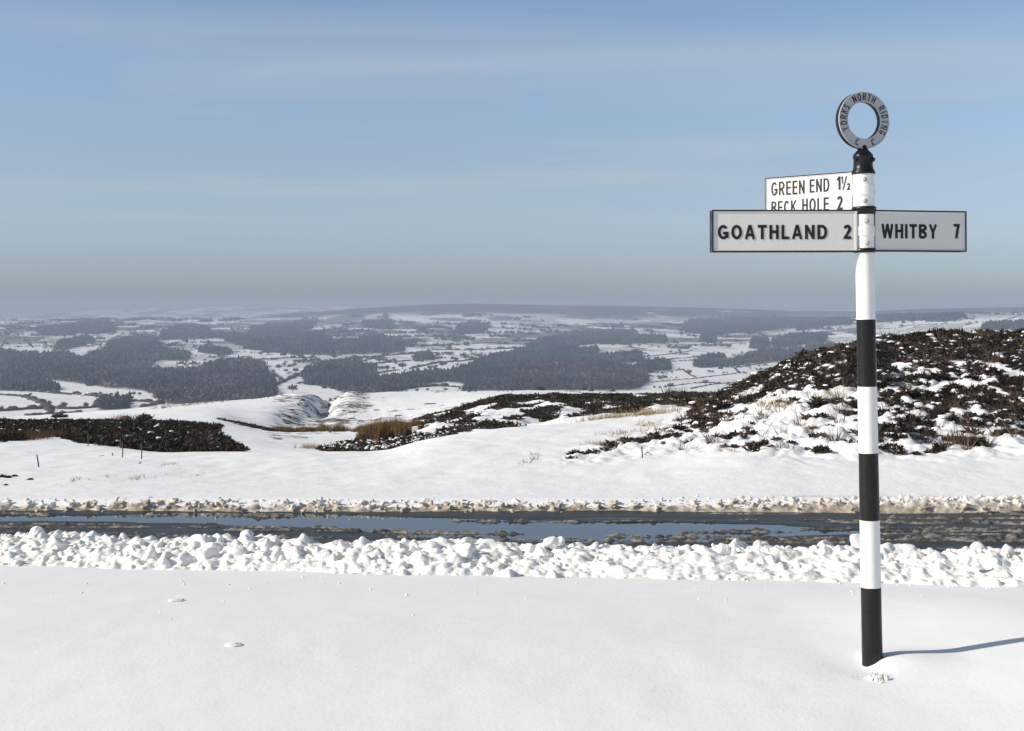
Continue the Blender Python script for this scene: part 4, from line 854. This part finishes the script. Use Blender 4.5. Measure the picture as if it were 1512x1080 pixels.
v, f = blades(6, 3, .018, .25, .06); V, Fc, tt = scatter(v, f, Ps, rng.uniform(.03, .055, len(Ps)), rotmats(len(Ps), False), tints(len(Ps), [(.45, .38, .30)]))
tag(obj('dead_stalks', mesh_np('dead_stalks', V, Fc, M['veg'], False, {'tint': tt})), 'a few thin dead grass stalks in the foreground snow', None, None, 'stuff')
# crumbs of snow and grit on the near field
n = 170; px = rng.uniform(-200, 1700, n); py = rng.uniform(840, 940, n) ; d_ = EYE * F / (py - HY) ; d_ = d_ + .10 * (d_ - 6.5) * d_ / EYE; d_ = np.minimum(d_, toe((px - CX) / F * d_) - .05); X0 = (px - CX) / F * d_
wgt = rng.uniform(0, 1, n) < (.12 + .75 * (d_ > 8.6)); X0, d_ = X0[wgt], d_[wgt]; r = rng.uniform(.002, .007, len(X0)) * (1 + .6 * (d_ > 8.8))
V, Fc, _ = scatter(cv1, I1[1], np.stack([X0, d_, H(X0, d_) + r * .2], 1), r, rotmats(len(r)))
tag(obj('snow_crumbs', mesh_np('snow_crumbs', V, Fc, M['ploughed'], True)), 'small crumbs of snow thrown onto the smooth foreground', None, None, 'stuff')
for px_, py_, lab in ((260, 888, 'shallow scuffed snow lump at left in the smooth foreground'), (345, 953, 'small scuffed snow lump nearest the camera at left')):
    d_ = 9.0 if py_ == 888 else 7.2
    for _ in range(12): X0 = (px_ - CX) / F * d_; zz = float(H(X0, d_)); d_ = (EYE - zz) * F / (py_ - HY)
    vv = chunk_variants(1, I2, (1, 3), .3)[0] * np.array([.045, .05, .012]); o = obj('snow_lump', mesh_np('snow_lump', vv, I2[1], M['snow'], True), None, (X0, d_, zz + .002)); tag(o, lab, 'snow lump')

# ------------------------------------------------------------------ fence stakes
def stake(px_, ybot, ytop, d0, lab, lean=0., r_=None, name='fence_stake'):
    p = hit(px_, ybot, *d0); hgt = (ybot - ytop) / F * p.y; r_ = r_ or max(.012, .75 / F * p.y); V, Fq = [], []
    prof = [(r_, -.1), (r_ * .95, hgt * .4), (r_ * .9, hgt * .85), (r_ * .6, hgt), (.001, hgt * 1.01)]
    V, Fq = lathe(prof, 7); V = V + np.stack([.4 * r_ * np.sin(V[:, 2] * 6 / hgt), 0 * V[:, 0], 0 * V[:, 0]], 1)
    o = obj(name, mesh_np(name, V, Fq, M['postwood'], True), None, p); o.rotation_euler = (0, lean, 0); tag(o, lab, 'stake'); return p
stake(57,690,671,(17,42),'crooked leaning stake alone in the snow at far left',-.12)
stake(130,659,640,(30,60),'thin fence stake at the gap in the left heather bank'); stake(181,676,653,(25,60),'taller fence stake in front of the left heather bank'); stake(178,662,647,(30,60),'short stake just behind the taller one by the left heather'); stake(209,678,655,(22,60),'fence stake rightmost of those by the left heather bank')
stake(166,673,669,(25,60),'very short stake tip in the snow left of the pair'); stake(948,677,659,(17,40),'single short stake in the snow below the hillock skirt')
stake(1350,551,536,(24,44),'thin pole standing in the bare snow patch on the hillock',0,.012); stake(205,685,681,(20,50),'stub of dark branch in the drift below the left stakes',.9)
def twig(pts, d0, lab):
    p = hit(*pts[0], *d0); k = p.y / F; V, Fq = [], []
    for (xa, ya), (xb, yb_) in zip(pts[:-1], pts[1:]):
        a = Vector(((xa - pts[0][0]) * k, 0, -(ya - pts[0][1]) * k)); b = Vector(((xb - pts[0][0]) * k, .03, -(yb_ - pts[0][1]) * k)); d = (b - a).normalized(); s = d.orthogonal().normalized() * .009; q = d.cross(s)
        i0 = len(V); V += [a + s, a - s * .5 + q, a - s * .5 - q, b + s * .6, b - s * .3 + q * .6, b - s * .3 - q * .6]; Fq += [(i0, i0 + 1, i0 + 4, i0 + 3), (i0 + 1, i0 + 2, i0 + 5, i0 + 4), (i0 + 2, i0, i0 + 3, i0 + 5)]
    o = obj('twig', mesh_np('twig', [tuple(v) for v in V], Fq, M['postwood']), None, p); tag(o, lab, 'twig')
twig([(952,672),(956,668),(961,671),(963,675)], (17, 40), 'thin curled twig in the snow right of the short stake'); twig([(690,640),(692,633),(695,630),(696,638)], (60, 110), 'bent bare twig at the left end of the smooth drift crest')
twig([(774,684),(773,679)], (17, 40), 'tiny upright twig on the smooth drift at centre'); twig([(783,684),(787,679),(788,675)], (17, 40), 'small slanting twig right of the tiny upright one'); twig([(92,661),(102,664),(108,668)], (30, 60), 'thin branch lying on snow below the left heather bank')
twig([(145,674),(152,673),(158,676),(166,677)], (25, 60), 'low horizontal twig left of the short stake tip')

# ------------------------------------------------------------------ quarry rocks
rv = chunk_variants(12, I1, (3, 6), .3)
rocks = [(447,592,9,5),(452,600,6,4),(430,606,10,2.5),(438,612,7,2),(455,617,5,5),(441,599,5,3),(488,590,5,7),(486,600,4,6),(497,584,9,2),(505,588,8,1.6),(500,580,8,1.4),(508,607,7,1.8),(511,613,3,4),(425,615,9,2),(468,612,4,2),(556,606,9,1.6),(537,588,4,1.4),(566,588,5,1.6),(423,626,12,1.6),(446,628,14,1.6),(500,621,9,1.8),(636,597,18,2),(520,618,12,1.6),(590,614,12,2)]; rocks.sort()
for k, (px_, py_, wp, hp) in enumerate(rocks):
    p = hit(px_, py_, 130, 640); q = p.y / F; V = rv[k % 12] * np.array([wp * q * .6, wp * q * .5, hp * q * .7])
    o = obj('rock_ledge', mesh_np('rock_ledge', V, I1[1], M['rock'], False), None, p)
    tag(o, 'dark rock ledge bared of snow at the old quarry cut, ' + nth(k, len(rocks)), 'rock', 'rock ledges of the quarry cut')

# ------------------------------------------------------------------ woods
def bare_var(n, nb=16):
    out_ = []
    for k in range(n):
        a = rng.uniform(0, 2 * math.pi, nb); el = np.arccos(rng.uniform(-.35, 1, nb)); d = np.stack([np.sin(el) * np.cos(a), np.sin(el) * np.sin(a), np.cos(el)], 1)
        q = d * rng.uniform(.25, .95, nb)[:, None]; e1 = rng.normal(size=(nb, 3)) * .26; e2 = rng.normal(size=(nb, 3)) * .26; out_.append(np.stack([q + e1, q + e2, q - e1 - e2 + d * .25], 1).reshape(-1, 3))
    return np.array(out_), np.arange(nb * 3).reshape(-1, 3)
dv_, dvf = bare_var(14); BC = [(.072, .064, .082), (.088, .070, .080), (.064, .060, .078), (.110, .084, .088)]
def conifer_var(n):
    out_ = []
    for k in range(n):
        V = []
        for lv, (rr, z_) in enumerate([(1, -.9), (.72, -.1), (.42, .7)]):
            for a in range(6): q = 2 * math.pi * (a + .5 * lv) / 6; V.append((rr * rng.uniform(.75, 1.15) * math.cos(q), rr * rng.uniform(.75, 1.15) * math.sin(q), z_ + rng.uniform(-.12, .12)))
        V.append((0, 0, 1.5)); out_.append(V)
    f = []
    for lv in range(2):
        for a in range(6): b = (a + 1) % 6; f += [(lv * 6 + a, lv * 6 + b, lv * 6 + 6 + a), (lv * 6 + b, lv * 6 + 6 + b, lv * 6 + 6 + a)]
    for a in range(6): f.append((12 + a, 12 + (a + 1) % 6, 18))
    return np.array(out_), np.array(f)
kv, kf = conifer_var(8); KC = [(.028, .038, .046), (.032, .042, .048), (.026, .036, .044)]
VV, FF, TT = [], [], []; off = 0; total = 0
for poly, con in WOODS:
    xs_ = [q[0] for q in poly]; n0 = 22000
    px = rng.uniform(min(xs_), max(xs_), n0); lo_ = max(p_[1] for p_ in poly); hi_ = min(p_[1] for p_ in poly)
    dm0 = hit(sum(xs_) / len(xs_), lo_).y * .8; dm1 = min(hit(sum(xs_) / len(xs_), hi_ - 2).y * 1.25, 10300)
    d = np.sqrt(rng.uniform(dm0 ** 2, dm1 ** 2, n0)); X = (px - CX) / F * d; z = H(X, d); py = HY + F * (EYE - z) / d; ok = inpoly(px + 5 * fbm(X / 50 + 9, d / 90, 3) + rng.normal(0, 2.2, n0), rng.normal(0, 1.0, n0) + py + 4.5 * fbm(X / 50, d / 90, 3), poly) & (fbm(X / 35, d / 70, 3) > -.34)
    area = (max(xs_) - min(xs_)) / F * (dm1 ** 2 - dm0 ** 2) / 2; sp = np.maximum(6., .0023 * d)
    rate = area / n0 / sp ** 2; ok &= rng.uniform(0, 1, n0) < rate
    X, d, z, sp = X[ok], d[ok], z[ok], sp[ok]; n = len(X); total += n
    if n == 0: continue
    isk = (fbm(X / 170, d / 260, 3) * .9 + .5) < con; rr = sp * rng.uniform(.60, .95, n); hgt = np.minimum(rr * 1.25, 9) * rng.uniform(.75, 1.15, n)
    for sel, var, f, cols in ((~isk, dv_, dvf, BC), (isk, kv, kf, KC)):
        if not sel.any(): continue
        r_ = rr[sel]; hg = hgt[sel] * (1.0 if cols is BC else .8)
        tn = tints(len(r_), cols, .2) * (1 + 1.1 * np.clip(fbm(X[sel] / 110 + 5, d[sel] / 200, 3), -.4, .6))[:, None]
        V, Fc, tt = scatter(var, f, np.stack([X[sel], d[sel], z[sel] + hg * .75], 1), np.stack([r_, r_, hg], 1), rotmats(len(r_), False), tn)
        VV.append(V); FF.append(Fc + off); TT.append(tt); off += len(V)
print('wood trees', total)
tag(obj('woodland', mesh_np('woodland', np.concatenate(VV), np.concatenate(FF), M['wood'], True, {'tint': np.concatenate(TT)})), 'bare and evergreen woods filling the valley bottom and hanging on its slopes', None, None, 'stuff')
# hedgerow scrub along the far field edges
n = 60000; px = rng.uniform(-60, 1572, n); d = np.exp(rng.uniform(math.log(2500), math.log(8600), n)); X = (px - CX) / F * d; cid, e = cells(X, d)
ok = (e < .035) & (table(Mw, X, d) < .3) & (table(Mr, X, d) < .3) & (fbm(X / 120, d / 200, 3) > .0); X, d = X[ok], d[ok]; r = rng.uniform(1.5, 4.5, len(X)) * (1 + d / 12000)
n = 90000; px = rng.uniform(-60, 1572, n); d2 = np.sqrt(rng.uniform(3300 ** 2, 9300 ** 2, n)); X2 = (px - CX) / F * d2; q = fbm(X2 / 150 + 7, d2 / 300, 4) + .35 * fbm(X2 / 900, d2 / 1500, 2)
ok = (q > .25 + .05 * (px > 850)) & (table(Mw, X2, d2) < .4) & (table(Mr, X2, d2) < .2) & (rng.uniform(0, 1, n) < .55); X = np.concatenate([X, X2[ok]]); d = np.concatenate([d, d2[ok]]); r = np.concatenate([r, rng.uniform(3.5, 7, ok.sum()) * (1 + d2[ok] / 12000)])
V, Fc, tt = scatter(dv_, dvf, np.stack([X, d, H(X, d) + r * .45], 1), np.stack([r, r, r * .85], 1), rotmats(len(r), False), tints(len(r), BC + KC, .2)); print('scrub', len(r))
tag(obj('hedge_scrub', mesh_np('hedge_scrub', V, Fc, M['wood'], True, {'tint': tt})), 'scrub and small trees along the far field boundaries', None, None, 'stuff')

# ------------------------------------------------------------------ hedges and walls traced through the fields
HEDGES = {
 'hedge in the snowy fields at lower left, below the dark wood': [z2([(0,556),(100,558),(200,562),(400,580)]), z2([(0,580),(130,590),(220,620),(270,650),(288,690)]), z2([(0,672),(60,668),(130,662),(280,655)]), z2([(280,655),(400,660),(540,650)]), z2([(150,695),(300,695),(460,680)]), z2([(540,592),(680,602),(740,598)]), z2([(740,615),(820,620),(910,630)]), z2([(780,650),(910,628)]), z2([(410,575),(540,588)]), z2([(0,550),(110,546)])],
 'field wall on the pale fields beyond the village at left': [z2([(0,260),(180,262),(330,275)]), z2([(0,306),(110,310),(310,305)]), z2([(130,262),(190,322)]), z2([(30,270),(0,330)]), z2([(330,245),(500,250),(640,245)]), z2([(890,262),(1100,262),(1200,290),(1350,295)]), z2([(500,285),(640,282),(790,278)]), z2([(900,325),(1060,318),(1180,330)])],
 'hedge crossing the snowy fields in the middle of the valley': [z3([(90,530),(230,470),(330,430)]), z3([(440,402),(560,368),(740,375)]), z3([(0,345),(150,340),(300,345),(430,362)]), z3([(0,385),(150,375),(330,372)]), z3([(518,380),(700,362),(860,352),(1100,345)]), z3([(660,405),(870,388),(1040,372)]), z3([(620,472),(700,455),(780,442)]), z3([(850,435),(1000,402),(1140,392),(1300,370)]), z3([(840,545),(1000,530),(1150,540)]), z3([(560,518),(562,519)]), z3([(900,310),(1100,300),(1300,290),(1512,300)]), z3([(1000,330),(1200,330),(1512,318)])],
 'dark wall between the snowy fields at right, left of the hillock': [z4([(700,462),(850,450),(940,440)]), z4([(940,440),(980,470),(1020,487)]), z4([(760,512),(900,497),(1000,490),(1120,475),(1250,460)]), z4([(850,535),(1000,515),(1150,512)]), z4([(980,547),(1100,522),(1240,510)]), z4([(1225,430),(1265,465)]), z4([(1225,430),(1400,402)]), z4([(0,333),(430,298),(600,292),(840,290)]), z4([(630,312),(740,325)]), z4([(690,372),(850,355),(1000,333)]), z4([(720,388),(950,375),(1180,352)]), z4([(800,402),(1000,385),(1250,375)]), z4([(860,300),(1100,300),(1310,290)]), z4([(1110,280),(1240,278),(1400,262)]), z4([(1110,250),(1300,243),(1512,225)]), z4([(700,220),(900,235),(940,240)]), z4([(730,460),(750,500)])],
 'field wall on the bright upland fields at far right': [Z(1280,440,6.517,[(100,235),(400,225),(760,208),(1060,178),(1420,155)]), Z(1280,440,6.517,[(740,235),(800,205)]), Z(1280,440,6.517,[(360,243),(395,220)]), Z(1280,440,6.517,[(1300,220),(1400,198),(1500,160)]), Z(1280,440,6.517,[(1240,222),(1512,215)]), Z(1280,440,6.517,[(100,305),(300,292),(400,268),(700,255)]), Z(940,450,4.447,[(510,210),(700,215),(900,215)]), Z(940,450,4.447,[(840,300),(950,275),(1100,255),(1440,235)]), Z(940,450,4.447,[(600,190),(900,170),(1200,140),(1440,125)])]}
dmins = 1300
WHICH = {
 0: ['upper hedge running right below the dark wood at lower left', 'hedge curving down to the pair of small trees at lower left', 'dark hedge at the left edge below the curving one', 'hedge between the slanting hedge and the round bare tree', 'lowest hedge of the lower left fields', 'hedge along the top of the small triangular wood at lower left', 'hedge right of the triangular wood, towards the big wood', 'hedge on the moor edge at the right end of the lower left fields', 'short hedge between the cottages and the triangular wood', 'hedge closest under the dark wood at the left edge'],
 1: ['topmost wall of the pale square fields left of the village', 'bottom wall of the pale square fields left of the village', 'slanting wall between the pale square fields and the village', 'slanting wall at the left edge of the pale square fields', 'wall along the top of the fields behind the village', 'long wall of the pale fields right of the village', 'wall just above the village rooftops', 'wall between the village and the top of the big wood'],
 2: ['slanting hedge climbing left of the central wood', 'slanting hedge leading up from the top of the central wood', 'highest wall of the fields above the field cut out of the wood', 'wall below the highest one above the field cut out of the wood', 'long wall along the top of the central snow fields', 'dotted hedge below the long wall of the central snow fields', 'hedge by the snow tongue above the central wood', 'wavy hedge rising right through the central snow fields', 'low hedge in the snow strip below the central wood', 'tiny hedge', 'far wall high above the central fields, under the ridge', 'wall just above the top wall of the central fields'],
 3: ['upper wall of the large sloping field left of the hillock', 'curved wall down the middle of the sloping fields left of the hillock', 'longest wall crossing the sloping fields left of the hillock', 'lower wall crossing behind the round bare trees', 'lowest wall touching the foot of the hillock', 'short wall down to the hillock near its left flank', 'wall rising right behind the top of the hillock flank', 'wall along the lower edge of the first long plantation', 'short curved wall below the upper plantation', 'upper dotted hedge of the right hand fields', 'middle dotted hedge of the right hand fields', 'lower dotted hedge of the right hand fields', 'hedge above the three dotted hedges at right', 'wall right of the small square plantation', 'wall rising right of the large far plantation', 'wall left of the large far plantation', 'faint wall down the edge of the big right hand wood'],
 4: ['long wall across the bright upland fields at far right', 'short slanting wall below the skyline trees at far right', 'short slanting wall left of the skyline trees', 'wall slanting up to the right edge under the skyline', 'lowest wall at the right edge of the upland fields', 'wall just above the heather of the hillock', 'wall below the large far plantation', 'wall over the oval snow field behind the hillock', 'upper wall of the fields right of the large plantation']}
for gi_, (lab0, lines) in enumerate(HEDGES.items()):
    for li_, ln in enumerate(lines):
        lab = WHICH[gi_][li_]; wallg = 'wall' in lab0
        pts = []
        for (xa, ya), (xb, yb_) in zip(ln[:-1], ln[1:]):
            k = max(2, int(math.hypot(xb - xa, yb_ - ya) / 2.2))
            for q in range(k): pts.append((xa + (xb - xa) * q / k, ya + (yb_ - ya) * q / k))
        W = [hit(x, y, dmins) for x, y in pts]
        if len(W) < 3: continue
        wall = wallg; hg = 1.5 if wall else 2.4; c0 = W[len(W) // 2]
        # dense bushes on the line so the hedge has a ragged top
        Ps = []
        for a, b in zip(W[:-1], W[1:]):
            L = (b - a).length; k = min(12, max(1, int(L / 5)))
            for q in range(k): s_ = a.lerp(b, (q + rng.uniform(0, 1)) / k); Ps.append((s_.x, s_.y))
        Ps = np.array(Ps); X, d = Ps[:, 0], Ps[:, 1]; z = H(X, d); r = hg * (1 + d / 9000) * rng.uniform(.5, 1.15, len(Ps)) * (1 + (0 if wall else 1) * (rng.uniform(0, 1, len(Ps)) > .9))
        V, Fc, tt = scatter(np.array([I0[0]]), I0[1], np.stack([X - c0.x, d - c0.y, z + r * .35 - c0.z], 1), np.stack([r * 1.5, r * 1.6, r * .75], 1), rotmats(len(r), False), tints(len(r), [(.055, .045, .04), (.07, .055, .045)], .2))
        nm = 'field_wall' if wall else 'hedge'
        o = obj(nm, mesh_np(nm, V, Fc, M['wood'], True, {'tint': tt}), None, c0); tag(o, lab, 'field wall' if wall else 'hedge', ('walls ' if wall else 'hedges ') + 'of the valley')

# ------------------------------------------------------------------ single trees, bare crowns
def tree_proto(k, nb=70):
    V, f = [], []
    a = rng.uniform(0, 2 * math.pi, nb); el = np.arccos(rng.uniform(-.25, 1, nb)); rr = rng.uniform(.65, 1.05, nb)
    d = np.stack([np.sin(el) * np.cos(a) * .62, np.sin(el) * np.sin(a) * .62, np.cos(el) * .52], 1) * rr[:, None]; tip = d + np.array([0, 0, .55]); b0 = np.array([[0, 0, .32]]) + d * .12
    sd = np.cross(d, rng.normal(size=(nb, 3))); sd /= np.linalg.norm(sd, axis=1)[:, None]; sd *= .05
    mid_ = (b0 + tip) / 2 + rng.normal(0, .04, (nb, 3))
    C = np.stack([b0, mid_ + sd, tip, mid_ - sd], 1).reshape(-1, 3); cf = np.arange(nb * 4).reshape(-1, 4)
    crown = mesh_np('crown', C, cf, M['wood'], False, {'tint': np.tile([[.10, .08, .07]], (len(C), 1))})
    tv, tf = lathe([(.05, -.1), (.035, .15), (.025, .5), (.004, .85)], 6); trunk = mesh_np('trunk', tv, tf, M['bark'], True); return crown, trunk
protos = [tree_proto(k) for k in range(5)]
def tree(px_, py_, hpx, lab, group=None, k=None):
    p = hit(px_, py_, dmins); s_ = hpx / F * p.y; k = rng.integers(0, 5) if k is None else k
    e = empty('bare_tree', p, rng.uniform(0, 6)); e.scale = (s_ * rng.uniform(.95, 1.25),) * 2 + (s_,)
    obj('crown', protos[k][0], e); obj('trunk', protos[k][1], e); tag(e, lab, 'tree', group)
singles = [(*z2([(355,655)])[0],11,'round bare tree on the hedge at lower left, above two bushes'),(*z2([(480,652)])[0],9,'faint grey bare tree right of the round tree at lower left'),(*z2([(578,625)])[0],8,'flat topped bare tree at the left end of the small triangular wood'),(*z2([(275,640)])[0],9,'bare tree beside the slanting hedge at lower left'),(*z2([(350,690)])[0],7,'low dark tree on the lowest hedge at lower left'),(*z2([(415,686)])[0],5,'squat tree just right of the low dark tree on the lowest hedge'),(*z2([(22,552)])[0],10,'dark tree at the left end of the lower left wood'),(*z2([(5,675)])[0],10,'pale bare tree cut by the left edge'),
    (*z3([(198,568)])[0],14,'tall bare tree standing in a snow field left of the quarry'),(*z3([(810,438)])[0],12,'broad bare tree in the middle of the central snow fields'),(*z3([(790,568)])[0],3,'tiny tree on the shelf skyline below the central wood'),(*z3([(1420,350)])[0],6,'small tree on the wall above the long central wood'),(*z3([(870,380)])[0],7,'tree at the left end of the dark copse in the central fields'),
    (*z4([(870,545)])[0],10,'round bare tree at the corner of the right hand fields'),(*z4([(1065,525)])[0],9,'spreading bare tree on the wall in the right hand fields'),(*z4([(1190,530)])[0],6,'pale bare tree right of the spreading one on the wall'),(*z4([(975,470)])[0],9,'bare tree where the slanting wall starts in the right hand fields'),(*z5([(470,200)])[0],6,'round tree alone in the oval snow field behind the hillock'),(*z4([(930,250)])[0],7,'tree at the left foot of the large far plantation'),(*Z(1280,440,6.517,[(740,238)])[0],3,'lone tree on the bright upland fields at far right')]
for a in singles: tree(*a)
rows = [(z2([(60,556),(100,556),(170,586)]),5,'tree on the hedge lines of the lower left fields'),
 (z2([(660,600),(690,598),(745,585),(780,585),(620,588),(560,585)]),6,'bare tree near the small snowy hill above the lower left fields'),
 (z2([(110,300),(140,285),(160,300),(100,320),(170,310),(240,270),(360,262),(420,275),(550,270),(580,275),(690,290),(720,292)]),5,'tree among the fields round the village at left'),
 (z3([(90,460),(110,490),(150,420),(180,430),(210,420),(90,485),(215,460),(80,480),(130,505),(160,455),(270,395),(310,380),(430,380),(120,440),(60,500)]),8,'bare tree in the broken fields left of the central wood'),
 (z3([(680,400),(700,398),(720,397),(745,398),(765,400),(905,385),(930,385),(960,385),(1010,370),(1070,365),(1160,385),(1175,375),(1200,385),(1240,375),(1300,370),(1340,365),(700,445),(725,442),(1030,425),(1050,418),(1080,405),(1090,390),(1110,395),(960,440),(980,435),(1000,430),(680,440),(760,440)]),7,'bare hedgerow tree in the central snow fields'),
 (z4([(780,545),(810,545),(840,545),(690,300),(890,298),(905,300),(975,320),(1010,312),(870,350),(920,345),(1160,315),(1200,318),(1240,290),(1390,260),(1310,250),(1010,270),(1000,262),(1150,300),(1250,240),(1340,240)]),6,'small bare tree scattered over the right hand snow fields'),
 (z3([(20,360),(60,355),(1050,560),(1130,555),(890,565),(950,560),(1220,550),(1350,545)]),6,'bare tree on the field edges just above the moor shelf')]
for pts, hp, lab in rows:
    for k_, (x, y) in enumerate(sorted(pts)): tree(x, y, hp * rng.uniform(.75, 1.25), lab + ', ' + nth(k_, len(pts)), lab.replace('tree', 'trees', 1))

# ------------------------------------------------------------------ farmhouses and village
wm, wt, wb = mat('sandstone', (.34, .28, .21), .9, 0, .1); rfm, _, _ = mat('snowy_roof', (.74, .74, .76), .8, 0, .1); whm, _, _ = mat('limewashed_wall', (.78, .74, .66), .9, 0, .1); tl, _, _ = mat('pantile', (.26, .12, .07), .9, 0, .1); gm, _, _ = mat('window_glass', (.03, .035, .04), .3, 0, .5)
def house_mesh(wallm, roofm):
    L, D, Hh, R_ = 1.0, .55, .5, .32
    V, Fq = [], []; boxm(-L / 2, L / 2, -D / 2, D / 2, -.2, Hh, V, Fq)
    b = len(V); V += [(-L / 2, -D / 2, Hh), (-L / 2, D / 2, Hh), (-L / 2, 0, Hh + R_ * .96), (L / 2, -D / 2, Hh), (L / 2, D / 2, Hh), (L / 2, 0, Hh + R_ * .96)]
    me = bpy.data.meshes.new('wall'); me.from_pydata(V, [], Fq + [(b, b + 1, b + 2), (b + 3, b + 5, b + 4)]); me.materials.append(wallm)
    e = .05; rv_ = [(-L / 2 - e, -D / 2 - e, Hh - e), (L / 2 + e, -D / 2 - e, Hh - e), (L / 2 + e, 0, Hh + R_), (-L / 2 - e, 0, Hh + R_), (-L / 2 - e, D / 2 + e, Hh - e), (L / 2 + e, D / 2 + e, Hh - e)]
    rv_ += [(x, y, z + .05) for x, y, z in rv_]; rf = [(0, 1, 2, 3), (3, 2, 5, 4), (6, 9, 8, 7), (9, 10, 11, 8), (0, 6, 7, 1), (4, 5, 11, 10), (0, 3, 9, 6), (3, 4, 10, 9), (1, 7, 8, 2), (2, 8, 11, 5)]
    me2 = bpy.data.meshes.new('roof'); me2.from_pydata(rv_, [], rf); me2.materials.append(roofm)
    V, Fq = [], []; boxm(-L / 2 + .03, -L / 2 + .13, -.05, .05, Hh + .1, Hh + R_ + .22, V, Fq); boxm(L / 2 - .13, L / 2 - .03, -.05, .05, Hh + .1, Hh + R_ + .22, V, Fq); me3 = bpy.data.meshes.new('chimney'); me3.from_pydata(V, [], Fq); me3.materials.append(wallm)
    V, Fq = [], []; boxm(-.05, .05, -D / 2 - .012, -D / 2 + .01, .2, .36, V, Fq); me4 = bpy.data.meshes.new('window'); me4.from_pydata(V, [], Fq); me4.materials.append(gm)
    return me, me2, me3, me4
HM = [house_mesh(wm, rfm), house_mesh(whm, rfm), house_mesh(wm, tl), house_mesh(whm, tl)]
def house(px_, py_, wpx, kind, lab, group=None, name='house', rot=None):
    p = hit(px_, py_, dmins); s_ = wpx / F * p.y; e = empty(name, p, rng.uniform(-.5, .5) if rot is None else rot); e.scale = (s_, s_, s_ * .95); me = HM[kind]
    obj('wall', me[0], e); rf = obj('roof', me[1], e); obj('chimney', me[2], rf)
    for x in (-.3, 0, .3): o = obj('window', me[3], e); o.location = (x, 0, 0)
    tag(e, lab, name.replace('_', ' '), group)
G1 = 'cottages of the village on the left hillside'
zz = lambda p: Z(0, 490, 6.048, p)
vill = zz([(610,105),(650,100),(690,112),(720,98),(750,103),(770,118),(620,120),(660,125),(700,130),(780,140),(790,122),(740,128),(575,100),(905,112),(895,132),(930,122),(960,120),(985,125),(905,148),(880,140),(800,130),(850,118),(830,128),(680,108),(640,112),(1050,150),(1160,145),(1200,147),(905,185),(910,200)])
for k, (x, y) in enumerate(sorted(vill)): house(x, y, rng.uniform(2.6, 4.6), int(rng.choice([0, 0, 1, 2, 3])), 'tiny cottage in the village on the left hillside, ' + nth(k, len(vill)), G1)
v2 = zz([(20,205),(40,240),(70,243),(100,215),(130,212),(155,235),(180,215),(200,228),(225,230),(60,225),(30,225),(250,265),(520,280),(530,300),(600,320),(630,262),(665,280),(380,200)])
for k, (x, y) in enumerate(sorted(v2)): house(x, y, rng.uniform(2.6, 4.2), int(rng.choice([0, 1, 1, 2])), 'tiny house along the wooded slope below the village, ' + nth(k, len(v2)), 'houses on the slope below the village')
house(*zz([(425,228)])[0], 5.5, 1, 'bright cream house standing out at the left below the village field', name='farmhouse'); house(*zz([(458,240)])[0], 3.5, 1, 'small cream outbuilding right of the bright cream house')
house(*zz([(960,500)])[0], 9, 2, 'pinkish stone farmhouse in the trees above the lower left fields', name='farmhouse'); house(*zz([(1030,492)])[0], 5, 0, 'small farm building right of the pinkish farmhouse'); house(*zz([(780,565)])[0], 5, 1, 'pale cottage behind the hedge in the lower left fields'); house(*zz([(745,575)])[0], 5, 0, 'darker cottage left of the pale one in the lower left fields')
house(*z2([(1010,432)])[0], 8, 0, 'low farm building in the snow field cut out of the big left wood', name='barn', rot=.1); house(*z2([(1065,428)])[0], 5, 0, 'second smaller farm building in the field cut out of the big left wood', name='barn')
hl = sorted(z5([(345,225),(400,222),(420,205),(330,212),(380,210),(300,222),(450,212)]))
for k, (x, y) in enumerate(hl): house(x, y, rng.uniform(3, 4.6), int(rng.choice([0, 1, 2])), 'tiny house in the hamlet among trees left of the hillock, ' + nth(k, 7), 'houses of the hamlet left of the hillock')
house(*Z(1280,440,6.517,[(862,190)])[0], 4.5, 1, 'pale farmhouse in the clump of trees on the far right skyline', name='farmhouse'); house(*Z(1280,440,6.517,[(905,182)])[0], 3.5, 1, 'small pale building right of the skyline farmhouse'); house(*z5([(965,40)])[0], 3, 1, 'lone white building on the far dark moor at right', name='farmhouse')
house(*z4([(1120,150)])[0], 2.5, 1, 'tiny white house on the far moor above the large plantation'); house(*z4([(105,408)])[0], 6, 0, 'long low white roofed shed between the central woods', name='barn', rot=0)
print('tris', sum(len(p.vertices) - 2 for me in bpy.data.meshes for p in []) , 'meshes', len(bpy.data.meshes))
